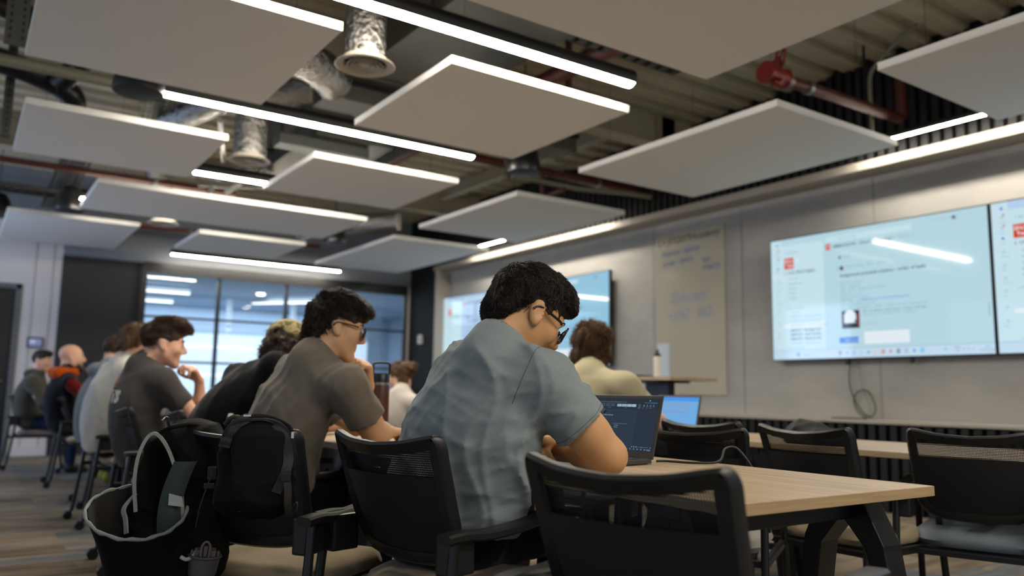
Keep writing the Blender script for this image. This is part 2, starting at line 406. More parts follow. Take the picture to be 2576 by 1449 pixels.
lamp((2.51, 12.75, 2.98), (5.19, 12.75, 2.98), 'low glowing lamp in front of the far wall, above the glazing', r=.045)
lamp((6.5, .4, 3.225), (6.5, 4.15, 3.225), 'glowing lamp along the screen wall, seen in the gap at the upper right', r=.035, grp='lamps washing the screen wall')
lamp((6.5, 7.55, 3.225), (6.5, 10.9, 3.225), 'glowing lamp along the screen wall, seen in the small gap near the middle', r=.035, grp='lamps washing the screen wall')
for y in (-.3, -2.6):  # unseen lamps added behind the camera as light sources
    lamp((.5, y, 3.13), (3.67, y, 3.13), 'added glowing lamp over the near end of the room, out of the picture')
# ================================================================ SCREENS
def emat(name, c, s=1., rough=.06):
    return mat(name, '#060708', rough, spec=.45, emit=(c, s))
M_bez = mat('bezel', '#08090a', .3)
GM = [emat('ui_tile', '#d0401f'), emat('ui_text', '#86a5b6'), emat('ui_head', '#5f7b8c'), emat('ui_blue', '#3f7fd8'), emat('ui_pale', '#c3dfe9'), emat('ui_line', '#93b3c2'),
      emat('ui_white', '#dfeaf0'), emat('ui_black', '#141c22'), emat('ui_green', '#4fa07e'), emat('ui_yellow', '#d6c26a'), emat('ui_cyan', '#4cb6e6'), emat('ui_bar', '#bfd8ea'), emat('ui_orange', '#c96a4a'), emat('ui_navy', '#4a5f78')]
TW, TH = 2.13, 1.212
def ui():
    mb = MB()
    # local frame: x = -off, y to the viewer's left (+), z up; centred on the screen
    def S(u, v, k): return (-.0006*k, TW/2-u*TW, TH/2-v*TH)
    def rect(u0, v0, u1, v1, mi, k=1): mb.quad(S(u0, v0, k), S(u1, v0, k), S(u1, v1, k), S(u0, v1, k), mi)
    def disc(u, v, r, mi, k=1, n=12): mb.add([S(u+r/TW*math.cos(2*PI*i/n), v+r/TH*math.sin(2*PI*i/n), k) for i in range(n)], [tuple(range(n))], mi)
    def txt(s, u, v, h, mi, k=2, bold=0.):
        vs_, fs_ = text_geo(s, h*TH*1.35, bold=bold, res=1)
        mb.add([S(u+p[0]/TW, v-p[1]/TH, k) for p in vs_], fs_, mi)
    rect(.0, .926, 1, .930, 5); rect(.0, .930, 1, 1, 11)                       # task bar
    rect(.0, 0, .06, .926, 4, .5); rect(.06, .055, .285, .926, 4, .5); rect(.3, .04, .70, .085, 4)
    rect(.074, .161, .126, .252, 0); txt('SDLS Digi', .0765, .200, .026, 6, 3, .001); txt('Year 2', .086, .236, .026, 6, 3, .001)
    rect(.298, .096, .322, .143, 0); txt('SD', .302, .128, .022, 6, 3)
    txt('< All teams', .080, .125, .02, 1)
    txt('Search (Ctrl+E)', .36, .07, .018, 5)
    txt('6MM0032S1R - Cloud Computing', .334, .134, .026, 2, bold=.001); txt('Posts   Files   Notes   +', .55, .134, .022, 1)
    txt('1. UC2 SDLS Digital ...', .074, .297, .026, 2, bold=.001)
    for s, v in (('General', .345), ('Assignments', .385), ('Grades', .425), ('Reflect', .465), ('Insights', .505)): txt(s, .096, v, .02, 1)
    txt('v Main Channels', .078, .59, .019, 1); txt('General', .104, .625, .018, 1)
    for s, v, b in (('6MM0031R - Self Assessment ...', .66, 0), ('6MM0032 Research Methods ...', .695, 0), ('6MM0032S1R - Cloud Computing', .735, 0), ('6MM00371 - Emerging Tech', .772, 1), ('6MM00375 - Cyber Security', .807, 1), ('6MM00374 - Games Dev M...', .842, 1), ('6MM00375 - Game Theory...', .877, 0)):
        txt(s, .097, v, .0185, 2 if b else 1, bold=.0012 if b else 0)
    rect(.062, .712, .28, .745, 6, .8); txt('v Other channels', .078, .915, .018, 5)
    disc(.367, .215, .014, 13); txt('Reply', .385, .222, .02, 1)
    rect(.352, .275, .3535, .325, 3); disc(.374, .302, .022, 13); disc(.382, .315, .008, 12, 2)
    txt('Diana Stanley   28/11   Edited', .398, .303, .02, 1)
    txt('Assignment practical solution - order of tasks', .364, .372, .0275, 2, bold=.0014)
    for i, s in enumerate(('Resource Group', 'User - Azureid', 'VM - RDP - Ubuntu 22.04 (bob)', 'Webmin - port?', 'Apache Web Server', 'LETTERS - certificate -', 'Ubuntu Database - port?', 'WordPress installation - PHP - require secure - parameters')):
        txt(s, .365, .428+i*.0285, .021, 1)
    txt('https://en.ssl.com/online/index.do', .462, .428+5*.0285, .021, 3)
    rect(.367, .638, .452, .775, 7); disc(.407, .685, .062, 6, 2, 20); rect(.378, .70, .436, .735, 6, 2); disc(.433, .722, .012, 7, 3); disc(.398, .68, .006, 5, 3); rect(.443, .665, .447, .76, 0, 2)
    txt('SSL Certificate Generator: Create Self-Sign...', .467, .66, .021, 2); txt('Generate free self-signed SSL certificate', .467, .685, .019, 1); txt('ssl-tools.com', .467, .755, .017, 1)
    rect(.352, .842, .443, .887, 3); txt('Start a post', .378, .873, .021, 6, 3)
    rect(.471, .808, .672, .90, 6, .8)
    rect(.985, .66, .990, .75, 5, 1)
    for i, v in enumerate((.044, .105, .175, .245, .335, .425, .51, .595, .70, .79)):
        if i in (0, 3): disc(.037, v, .014, 3, 1.5, 4)
        else:
            disc(.037, v, .013, 5, 1.5); disc(.037, v, .009, 4, 2)
        if i in (1, 2): disc(.043, v-.016, .009, 12, 3)
        txt(('', 'Activity', 'Chat', 'Teams', 'Calendar', 'Calls', 'OneDrive', 'Files', '...', 'Apps')[i] if i < 10 else '', .024, v+.036, .012, 1)
    for i, c in enumerate((7, 8, 3, 10, 8, 9, 12, 0, 13, 5, 3, 10)):
        u = .345+i*.0335
        if i % 3 == 1: disc(u+.008, .962, .015, c)
        else: rect(u, .945, u+.016, .978, c)
    rect(.13, .948, .145, .976, 10); txt('Search', .165, .971, .018, 1)
    disc(.815, .96, .012, 10); txt('ENG', .85, .958, .016, 2); txt('UK', .853, .982, .016, 2); txt('16:01', .963, .958, .015, 2); txt('02/12/2024', .945, .982, .015, 2)
    for u in (.885, .902, .92): disc(u, .962, .009, 13)
    disc(.873, .045, .017, 13); disc(.88, .058, .006, 0, 2); txt('Uni of South Wales', .79, .052, .016, 5)
    for u in (.91, .94, .97): rect(u, .043, u+.008, .046, 5)
    txt('o  v  -  ...', .885, .12, .018, 5)
    me = mb.build('screen_graphics', GM)
    return me
gfx0 = ui()
TVS = [(4.21, 'big wall screen in the centre right showing the assignment page, above a dangling cable', '#b3d4df', 0), (2.05, 'big wall screen cut off by the right edge of the picture', '#b4cdea', 0),  # second screen: bluish tint of a reflection put into its emission colour
       (8.86, 'far wall screen whose right half shows beside the dark-haired head', '#93c3dc', 0), (11.0, 'farthest wall screen, its left corner visible left of the dark-haired head', '#a9c4e6', 0)]
for i, (yc, lab, colr, _) in enumerate(TVS):
    t = thing('wall_screen', lab, 'screen', (6.83, yc, 1.948), 0, 'large wall screens')
    mb = MB(); mb.box((.025, 0, 0), (.048, TW+.02, TH+.02)); mb.build('bezel', M_bez, t, bevel=.003)
    mb = MB(); mb.quad((0, TW/2, TH/2), (0, -TW/2, TH/2), (0, -TW/2, -TH/2), (0, TW/2, -TH/2)); mb.v = [(-.0002, b, c) for a, b, c in mb.v]
    sc_o = mb.build('screen', emat('screen_base_%d' % i, colr, 1., .05), t)
    mb = MB(); mb.box((.085, 0, 0), (.07, .9, .5)); mb.build('wall_bracket', M_black, t)
    for y in (.26, -.36):
        mb = MB(); mb.box((.03, y, -TH/2-.03), (.02, .035, .05)); mb.cyl((.03, y, -TH/2-.05), (.03, y, -TH/2-.062), .016, n=8); mb.build('lock_tab', M_black, t)
    if i == 0: gfx0.parent = sc_o; gfx0.location = (-.0008, 0, 0); gfx = gfx0
    else:
        gfx = gfx0.copy(); COL.objects.link(gfx); gfx.parent = sc_o
# cable hanging under the centre screen
pts = [(6.90, 4.464, 1.335), (6.905, 4.49, 1.12), (6.905, 4.44, .95), (6.905, 4.36, .835), (6.89, 4.27, .81), (6.885, 4.225, .89), (6.9, 4.30, 1.03), (6.905, 4.40, 1.035), (6.905, 4.45, .96), (6.9, 4.42, .86), (6.87, 4.33, .80), (6.82, 4.28, .787), (6.80, 4.40, .787), (6.81, 4.6, .787), (6.84, 4.62, .787), (6.86, 4.45, .787)]
tag(MB().tube(smooth_path(pts, 6), .006, 6).build('video_cable', mat('cable_dark', '#2b2924', .5), smooth=1.), 'dark looped cable dangling under the centre right screen onto the ledge', 'cable')
mb = MB(); mb.tube(smooth_path([(6.905, 4.39, 1.335), (6.91, 4.37, 1.1), (6.91, 4.30, .9), (6.90, 4.29, .79)], 6), .003, 6)
tag(mb.build('thin_cable', mat('cable_grey', '#77746c', .5), smooth=1.), 'thin grey cable running straight down beside the loop', 'cable')

# ================================================================ WHITEBOARD
t = thing('whiteboard', 'tall narrow cream glass whiteboard with blue handwriting on the concrete wall', 'whiteboard', (6.94, 6.51, 1.93))
mb = MB(); mb.box((.0, 0, 0), (.018, 1.06, 1.9)); mb.build('board', mat('cream_board', '#b9b4a2', .12, spec=.55), t, bevel=.002)
def scrawl(lines, m, nm):
    mb = MB()
    for s, y0, z0, y1, hh, sl in lines:
        vs_, fs_ = text_geo(s, 1., shear=.25, bold=.004)
        wd_ = max(p[0] for p in vs_)
        k = (y0-y1)/wd_
        rr = random.Random(len(s))
        mb.add([(-.0105, (y0-p[0]*k)-6.51, z0+p[1]*hh+sl*p[0]/wd_+.006*math.sin(p[0]*9)-1.93) for p in vs_], fs_)
    o = mb.build(nm, m, t); o['label'] = 'black marker writing' if nm == 'black_writing' else ('faded blue writing' if nm == 'faded_writing' else 'blue marker writing')
scrawl([('L> JSX2079Academy', 7.01, 2.755, 6.03, .115, .02)], mat('ink_black', '#4a4944', .6), 'black_writing')
scrawl([('Wehome - digital.je', 6.95, 2.615, 6.34, .09, .03), ('spotlep - digital.je', 6.93, 2.50, 6.44, .085, .03), ('WIFI :', 6.31, 2.475, 6.16, .09, .0), ('PTSRECN', 6.30, 2.385, 6.04, .085, .01)], mat('ink_blue', '#4f6fa8', .6), 'blue_writing')
for l_ in (('Slido.com', 6.81, 2.045, 6.25, .19, .01), ('+3767', 6.85, 1.84, 6.50, .17, .01), ('062', 6.40, 1.855, 6.17, .17, .01)): scrawl([l_], mat('ink_faded', '#8894b4', .6), 'faded_writing')
mb = MB(); mb.box((6.928, 6.93, 1.32), (.003, .2, .52)); o = mb.build('pale_oblong', mat('oblong', '#c9d4e0', .8)); tag(o, 'pale blue-white oblong at the lower left of the whiteboard', 'oblong')  # thin pale blue-white oblong just in front of the board

# ================================================================ SERVICES ABOVE THE PANELS
M_foil = mat('foil', '#a2a09c', .27, 1., bump=(26, 1., .03))
M_galv = mat('galvanised', '#5d5c55', .5, .5, var=(3, .5, '#4e4d47'))
M_red = mat('red_oxide_pipe', '#54231a', .5)
M_redv = mat('red_valve', '#861f1a', .45)
M_pvc = mat('pale_pipe', '#807c6a', .5)
M_beam = mat('painted_beam', '#a39a86', .6)
rx = random.Random(7)
def foil_tube(pts, r, nm='foil_duct', n=20, parent=None):
    P = smooth_path(pts, 10); rs = [r*(1+.012*math.sin(i*1.9)+rx.uniform(-.012, .012)) for i in range(len(P))]
    return MB().tube(P, rs, n).build(nm, M_foil, parent, smooth=.9, world=True)
def diffuser(x, y, z, R, lab):
    t = thing('air_diffuser', lab, 'air vent', (x, y, z), 0, 'round ceiling diffusers')
    mb = MB()
    mb.lathe([(R*.70, .05), (R*.70, .018), (R*.76, .006), (R*.97, .0), (R, .004), (R*.97, .010), (R*.74, .022), (R*.72, .05)], n=40); mb.build('rim', mat('diffuser_white', '#b9b1a2', .5), t, smooth=.7)
    for a in (.62, .47, .32):
        mb = MB(); mb.lathe([(R*a, .002), (R*(a-.10), .030), (R*(a-.115), .030), (R*(a-.025), .000), (R*a, .002)], n=36); mb.build('ring', MATS['diffuser_white'], t, smooth=.7)
    mb = MB(); mb.lathe([(.0, .001), (R*.16, .002), (R*.18, .010), (R*.14, .02), (0, .02)], n=24); mb.build('hub', MATS['diffuser_white'], t, smooth=.7)
    mb = MB(); mb.lathe([(R*.70, .045), (0, .045)], n=24); mb.build('throat', M_black, t)
    return t
d1 = diffuser(1.92, 4.46, 2.95, .185, 'round white ceiling diffuser nearest, under a crinkled foil duct')
foil_tube([(1.92, 4.46, 3.0), (1.92, 4.46, 3.3), (1.95, 4.44, 3.6), (2.1, 4.42, 3.85), (2.5, 4.4, 3.9)], .125, 'duct_sleeve', parent=d1)
d2 = diffuser(1.97, 7.02, 2.95, .185, 'round white ceiling diffuser right of the second far-left panel')
foil_tube([(1.97, 7.02, 3.0), (1.97, 7.02, 3.28), (2.02, 7.0, 3.5), (2.3, 6.8, 3.62), (2.6, 6.5, 3.65)], .14, 'duct_sleeve', parent=d2)
d3 = diffuser(1.94, 10.45, 2.95, .185, 'round white ceiling diffuser farthest, past the longest panel')
foil_tube([(1.94, 10.45, 3.0), (1.94, 10.45, 3.3), (1.8, 10.4, 3.6), (1.78, 10.4, 4.03)], .12, 'duct_sleeve', parent=d3)
for pts, r, lab in (([(1.35, 5.35, 3.42), (1.75, 5.55, 3.42), (2.1, 5.75, 3.42), (2.3, 5.95, 3.42)], .15, 'crinkled foil duct lying behind the nearest diffuser'),
                    ([(1.45, 7.9, 3.45), (1.62, 7.3, 3.45), (1.72, 6.9, 3.45)], .12, 'short crinkled foil duct above the second lamp, left side'),
                    ([(2.1, 6.9, 3.75), (2.35, 6.6, 3.8), (2.6, 6.3, 3.85)], .13, 'crinkled foil duct glimpsed above the second lamp, centre'),
                    ([(3.9, 11.2, 3.25), (4.3, 10.6, 3.28), (4.9, 10.0, 3.3)], .14, 'long foil duct glimpsed over the far panel by the screen wall'),
                    ([(2.0, 9.0, 3.3), (2.4, 8.8, 3.3), (2.7, 8.75, 3.35)], .16, 'foil duct bend above the longest panel')):
    tag(foil_tube(pts, r), lab, 'duct', 'foil ducts')
# rectangular ducts
t = thing('air_duct', 'big grey sheet metal duct running away above the square panel', 'duct', (2.95, 6., 3.72))
mb = MB(); mb.box((0, -.5, 0), (.95, 6.4, .42)); mb.build('sheet_body', M_galv, t, bevel=.004)
for y in (-2.6, -1.35, -.1, 1.15, 2.4): MB().box((0, y, 0), (.99, .04, .46)).build('flange', M_galv, t)
t = thing('air_duct', 'low grey duct box crossing behind the square panel', 'duct', (3.6, 6.25, 3.48))
mb = MB(); mb.box((0, 0, -.05), (2.6, .35, .16)); mb.build('sheet_body', M_galv, t, bevel=.004)
mb = MB(); mb.box((0, -.2, .02), (2.6, .03, .05)); mb.build('rail', M_satin, t)
t = thing('air_duct', 'grey duct hanging above the middle panel and third lamp', 'duct', (3.0, 8.3, 3.5))
mb = MB(); mb.box((0, 0, 0), (.8, 2.4, .3)); mb.build('sheet_body', M_galv, t, bevel=.004)
t = thing('fan_coil_unit', 'dark grey ceiling unit above the middle panel', 'ceiling unit', (2.75, 7.35, 3.3))
mb = MB(); mb.box((0, 0, 0), (.9, .22, .1)); mb.build('casing', mat('unit_grey', '#4a4d4a', .5), t, bevel=.006)
mb = MB(); mb.cyl((-.4, 0, .05), (-.4, 0, .7), .008, n=6); mb.cyl((.4, 0, .05), (.4, 0, .7), .008, n=6); mb.build('hanger_rod', M_satin, t)
# steel beams
def ibeam(p0, p1, h, b, lab):
    mb = MB(); p0 = V(p0); p1 = V(p1)
    mb.bar(p0, p1, .012, h); mb.bar(p0+V((0, 0, h/2)), p1+V((0, 0, h/2)), b, .016); mb.bar(p0-V((0, 0, h/2)), p1-V((0, 0, h/2)), b, .016)
    o = mb.build('steel_beam', M_beam); tag(o, lab, 'beam', 'painted steel beams')
ibeam((-2, 6.15, 3.83), (6.6, 6.15, 3.83), .36, .2, 'pale painted steel beam crossing under the deck past the square panel')
ibeam((-2, 10.6, 3.83), (6.6, 10.6, 3.83), .36, .2, 'pale painted steel beam crossing far back above the longest panel')
ibeam((5.85, 6.2, 3.95), (5.85, 10.5, 3.95), .2, .12, 'short pale beam running away between the two cross beams')
mb = MB(); mb.box((6.25, 6.15, 3.84), (.2, .012, .33)); mb.box((6.05, 6.15, 3.84), (.014, .16, .33)); tag(mb.build('beam_stiffener', M_beam), 'flat stiffener plate on the pale cross beam near the screen wall', 'plate')
mb = MB(); mb.bar((4.9, 7.4, 3.4), (6.25, 6.3, 3.62), .05, .05); tag(mb.build('brace_bar', M_pvc), 'pale diagonal brace between the square panel and screen wall', 'brace')
# pipes
def pipe(pts, r, m, lab, nm='pipe', grp=None, clips=()):
    P = pts
    t = thing(nm, lab, 'pipe', V(pts[0]), 0, grp)
    MB().tube(P, r, 12).build('run', m, t, smooth=.8, world=True)
    for c in clips:
        a = V(P[0]).lerp(V(P[1]), c); d = (V(P[1])-V(P[0])).normalized()
        MB().cyl(a-d*.02, a+d*.02, r*1.25, n=12).build('clamp', mat('pipe_clamp', '#8d8d8a', .35, .8), t, smooth=.8, world=True)
    return t
pipe([(3.6, 7.05, 3.42), (6.6, 7.05, 3.42)], .045, M_red, 'long rust-red pipe crossing behind the square panel to the screen wall', grp='rust-red sprinkler pipes', clips=(.2, .5, .8))
pipe([(-1.9, 9.75, 3.3), (2.6, 9.75, 3.3)], .035, M_red, 'rust-red pipe at far left between two white panels', grp='rust-red sprinkler pipes', clips=(.4, .8))
pipe([(-1.9, 12.2, 3.22), (4.6, 12.2, 3.22)], .035, M_red, 'farthest rust-red pipe in front of the end wall', grp='rust-red sprinkler pipes', clips=(.3, .7))
pipe([(3.92, 8.5, 3.6), (3.92, 2.2, 3.6)], .075, M_red, 'thick rust-red pipe running toward us above the longest lamp', grp='rust-red sprinkler pipes', clips=(.35, .6))
pipe([(4.1, 5.2, 3.15), (4.1, 5.2, 4.03)], .03, M_red, 'short upright rust-red stub beside the square panel', grp='rust-red sprinkler pipes')
pipe([(5.16, 6.6, 3.12), (5.16, 7.0, 3.1), (5.16, 7.0, 3.42)], .025, M_red, 'small rust-red drop pipe over the second panel by the screens', grp='rust-red sprinkler pipes')
t = pipe([(4.9, 3.8, 3.42), (6.5, 3.66, 3.36), (6.54, 3.66, 3.38), (6.54, 3.66, 3.85)], .045, M_red, 'rust-red pipe with a valve, bending up against the black wall', grp='rust-red sprinkler pipes', clips=(.16, .3))
v = thing('valve', 'bright red valve with a handwheel at the upper right', 'valve', (5.0, 3.78, 3.42)); v.scale = (.78,)*3
mb = MB(); mb.cyl((-.1, 0, 0), (.12, -.01, 0), .085); mb.cyl((0, 0, -.1), (0, 0, .14), .05); mb.cyl((-.16, 0, 0), (-.12, 0, 0), .11); mb.cyl((.12, 0, 0), (.15, 0, 0), .1); mb.cyl((-.05, 0, -.04), (-.05, -.12, -.12), .03); mb.build('valve_body', M_redv, v, smooth=.6)
mb = MB(); R = .11; cx, cy, cz = .06, -.02, .2
mb.tube([(cx+R*math.cos(a)*.5, cy+R*math.cos(a)*.86, cz+R*math.sin(a)) for a in [2*PI*i/24 for i in range(24)]], .014, 8, closed=True)
for a in (.3, .3+2.09, .3+4.18): mb.cyl((cx, cy, cz), (cx+R*math.cos(a)*.5, cy+R*math.cos(a)*.86, cz+R*math.sin(a)), .009, n=6)
mb.cyl((0, 0, .12), (cx, cy, cz), .014, n=8); mb.build('handwheel', M_redv, v, smooth=.8)
mb = MB(); mb.tube(smooth_path([(.02, -.06, .1), (.12, -.1, .05), (.14, -.06, -.08), (.1, 0, -.02)], 6), .006, 6); mb.build('sensor_cable', mat('brass', '#8c6b2c', .4, .7), v, smooth=1.)
pipe([(4.75, 6.98, 3.28), (5.6, 6.92, 3.26), (6.3, 6.84, 3.3), (6.62, 6.82, 3.3)], .03, M_pvc, 'pale conduit running to the screen wall behind the large panel', 'conduit', 'pale conduits')
pipe([(-1.5, 6.7, 3.3), (1.5, 6.7, 3.3)], .045, M_pvc, 'pale horizontal pipe at the far upper left beside the speaker', 'conduit', 'pale conduits')
pipe([(1.35, 4.9, 3.75), (1.85, 3.5, 3.75)], .05, M_pvc, 'pale waste pipe end left of the nearest foil duct', 'conduit', 'pale conduits', clips=(.05,))
P_ = smooth_path([(6.3, 3.3, ZD-.07), (6.3, 3.45, 4.0), (6.3, 3.7, 3.84), (6.3, 3.79, 3.72), (6.3, 3.79, 3.4), (6.3, 3.79, 3.2), (6.3, 3.74, 3.1)], 6)
tag(MB().tube(P_, .018, 8).build('flexible_conduit', M_pvc, smooth=1.), 'thin bent pale conduit dropping down the black wall at upper right', 'conduit')
tag(MB().cyl((6.3, 3.84, ZD-.05), (6.3, 3.84, 3.4), .012, n=8).build('hanger_rod', M_satin, smooth=1.), 'thin dark threaded rod hanging beside the bent conduit', 'rod')
pipe([(2.05, 8.2, 3.25), (1.72, 7.1, 3.3)], .025, mat('aluminium', '#a8a7a0', .35, .8), 'slim silver diagonal pipe right of the far-left panel', 'conduit', 'silver diagonal pipes')
pipe([(1.78, 8.75, 3.3), (2.15, 8.85, 3.2), (2.1, 9.0, 3.05)], .03, MATS['aluminium'], 'bent silver pipe dropping behind the longest panel, left one', 'conduit', 'silver diagonal pipes')
pipe([(2.6, 8.55, 3.35), (2.25, 8.85, 3.08)], .03, MATS['aluminium'], 'straight silver pipe dropping behind the longest panel, right one', 'conduit', 'silver diagonal pipes')
# cable trays, struts, cable bundles
def tray(p0, p1, wd, lab):
    p0 = V(p0); p1 = V(p1); d = (p1-p0); L_ = d.length; d.normalize(); s = d.cross(V((0, 0, 1)))
    t = thing('cable_tray', lab, 'cable tray', p0, 0, 'perforated cable trays')
    mb = MB(); n = int(L_/.12)
    for a in (-1, 1): mb.bar(p0+s*a*wd/2+V((0, 0, .025)), p1+s*a*wd/2+V((0, 0, .025)), .004, .06)
    for i in range(n): mb.bar(p0+d*(i*.12+.03)-s*wd/2, p0+d*(i*.12+.03)+s*wd/2, .07, .003)
    mb.bar(p0, p1, wd*.3, .003); mb.build('tray_channel', M_galv, t, world=True)
    mb = MB()
    for k in range(6):
        o = s*(-wd*.38+k*wd*.15)
        mb.tube(smooth_path([p0+o+V((0, 0, .02)), p0.lerp(p1, .33)+o+s*rx.uniform(-.03, .03)+V((0, 0, .04)), p0.lerp(p1, .66)+o+s*rx.uniform(-.03, .03)+V((0, 0, .03)), p1+o+V((0, 0, .02))], 6), .011, 6, mi=k % 3)
    mb.build('cables', [mat('cable_green', '#28383c', .5), mat('cable_blue', '#2c3556', .5), M_black], t, smooth=1., world=True)
tray((4.6, 4.35, 3.55), (2.6, 4.35, 3.55), .22, 'perforated cable tray above the longest lamp near its right end')
tray((1.35, 8.0, 3.45), (1.0, 5.2, 3.45), .3, 'cable tray with dark bundles left of the round speaker')
tray((-.2, 11.5, 3.35), (2.4, 11.5, 3.35), .35, 'far-left blue-lit cable tray below the rust-red pipe')
tray((.9, 12.4, 3.35), (.9, 8.3, 3.5), .3, 'cable tray running away at the far left')
tray((3.6, 9.9, 3.5), (3.6, 6.6, 3.5), .35, 'wire tray running away right of the middle panel')
for p0, p1, lab in (((.135, 5.95, 3.15), (.135, 5.95, ZD-.08), 'wide perforated steel strut hanging at the upper left corner'), ((.165, 7.65, 2.98), (.165, 7.65, ZD-.08), 'slim perforated steel strut beside the far-left panel')):
    t = thing('steel_strut', lab, 'strut', V(p0))
    wd = .13 if p0[1] < 6.5 else .07
    MB().bar(p0, p1, wd, .03, up=(0, 1, 0)).build('channel', M_galv, t, world=True)
    mb = MB()
    z = p0[2]+.05
    while z < p1[2]:
        for q in ((-.035, .035) if wd > .1 else (0,)): mb.box((p0[0]+q, p0[1]-.0165, z), (.014, .003, .026))
        z += .05
    mb.build('slots', M_black, t, world=True)
for pts, r, lab in (([(-.5, 6.5, 3.75), (.3, 6.9, 3.72), (.62, 7.1, 3.6), (.5, 7.4, 3.45)], .09, 'fat black insulated hose at the far upper left, upper one'), ([(-.5, 7.2, 3.55), (.3, 7.5, 3.52), (.62, 7.6, 3.4), (.58, 7.9, 3.2)], .1, 'fat black insulated hose at the far upper left, lower one')):
    tag(MB().tube(smooth_path(pts, 8), r, 14).build('insulated_hose', M_satin, smooth=1.), lab, 'hose', 'black insulated hoses')
# pendant speakers
def speaker(x, y, z, R, lab):
    t = thing('pendant_speaker', lab, 'speaker', (x, y, z), 0, 'black pendant speakers')
    mb = MB(); mb.lathe([(R*.97, 0), (R, .02), (R*.97, .08), (R*.8, .2), (R*.5, .28), (.0, .3)], n=32); mb.build('shell', M_satin, t, smooth=.8)
    mb = MB(); mb.lathe([(0, -.012), (R*.7, -.008), (R*.96, .002)], n=32); mb.build('grille', mat('speaker_grille', '#24262b', .6), t, smooth=1.)
    mb = MB(); mb.cyl((0, 0, .29), (0, 0, ZD-z-.07), .006, n=6); mb.build('cable', M_black, t)
speaker(.86, 5.80, 2.95, .165, 'round black pendant speaker at the left end of the second lamp')
speaker(4.16, 5.93, 2.98, .155, 'black pendant speaker below the corner of the square panel')
speaker(.92, 10.45, 2.97, .16, 'black pendant speaker behind the left tip of the longest panel')
speaker(4.16, 10.45, 2.97, .16, 'far black pendant speaker right of the longest panel')
speaker(.25, 11.6, 3.02, .16, 'dim black pendant speaker at the far left above the last panels')
for x, y, z, lab in ((4.1, 6.15, 3.15, 'small bracket stub with cables beside the middle panel'),):
    mb = MB(); mb.bar((x, y, z), (x, y, ZD-.1), .04, .04); mb.bar((x, y, z), (x+.25, y+.3, z-.08), .03, .03); tag(mb.build('hanger_bracket', M_galv), lab, 'bracket')
# ================================================================ SMOOTH BLOB MODELLER (distance field -> mesh)
def N3(v): return np.asarray(v, float)
def unit(v): v = N3(v); return v/np.linalg.norm(v)
def d_cap(P, a, b, ra, rb):
    a = N3(a); b = N3(b); ba = b-a; L2 = max(ba@ba, 1e-12)
    h = np.clip(((P-a)@ba)/L2, 0, 1)
    return np.linalg.norm(P-a-h[:, None]*ba, axis=1)-(ra+(rb-ra)*h)
def d_ell(P, c, r, R=None):
    q = P-N3(c)
    if R is not None: q = q@R
    r = N3(r); k0 = np.linalg.norm(q/r, axis=1); k1 = np.linalg.norm(q/(r*r), axis=1)
    return k0*(k0-1)/np.maximum(k1, 1e-9)
def d_box(P, c, h, rad, R=None):
    q = P-N3(c)
    if R is not None: q = q@R
    q = np.abs(q)-N3(h)+rad
    return np.linalg.norm(np.maximum(q, 0), axis=1)+np.minimum(q.max(1), 0)-rad
def smin(a, b, k):
    if k <= 0: return np.minimum(a, b)
    h = np.maximum(k-np.abs(a-b), 0)/k
    return np.minimum(a, b)-h*h*k*.25
def prim(P, p):
    t = p[0]
    if t == 'c': return d_cap(P, *p[1:5])
    if t == 'e': return d_ell(P, p[1], p[2], p[3])
    if t == 'b': return d_box(P, p[1], p[2], p[3], p[4])
    if t == 'pl': return (P-N3(p[1]))@unit(p[2])          # half-space, inside = behind the normal
    if t == 'u':                                          # nested union, optionally intersected
        d = evalsdf(P, p[1])
        return d
def evalsdf(P, ops):
    """ops: (op, k, prim); op '+' union, '-' subtract, '&' intersect, 'f' = displacement function"""
    d = np.full(len(P), 9.)
    for op, k, p in ops:
        if op == 'f': d = d+p(P); continue
        e = prim(P, p)
        if op == '+': d = smin(d, e, k)
        elif op == '-': d = -smin(-d, e, k)
        else: d = -smin(-d, -e, k)
    return d
def fold_noise(seed, freq, amp, stretch=(1, 1, 1), warp=.6, n=7):
    r = np.random.default_rng(seed); K = r.normal(size=(n, 3)); K /= np.linalg.norm(K, axis=1)[:, None]
    K *= (freq*r.uniform(.6, 1.6, n))[:, None]*N3(stretch); ph = r.uniform(0, 6.28, n); Kw = r.normal(size=(3, 3))*freq*.35
    def f(P):
        W = P+np.sin(P@Kw.T+1.3)*warp/freq
        s = np.zeros(len(P))
        for i in range(n):
            w_ = np.sin(W@K[i]+ph[i]); s += 1.6*(1-np.abs(w_))**3 if i % 2 == 0 else w_*.45
        return -amp*(s/n-.2)*3.2
    return f
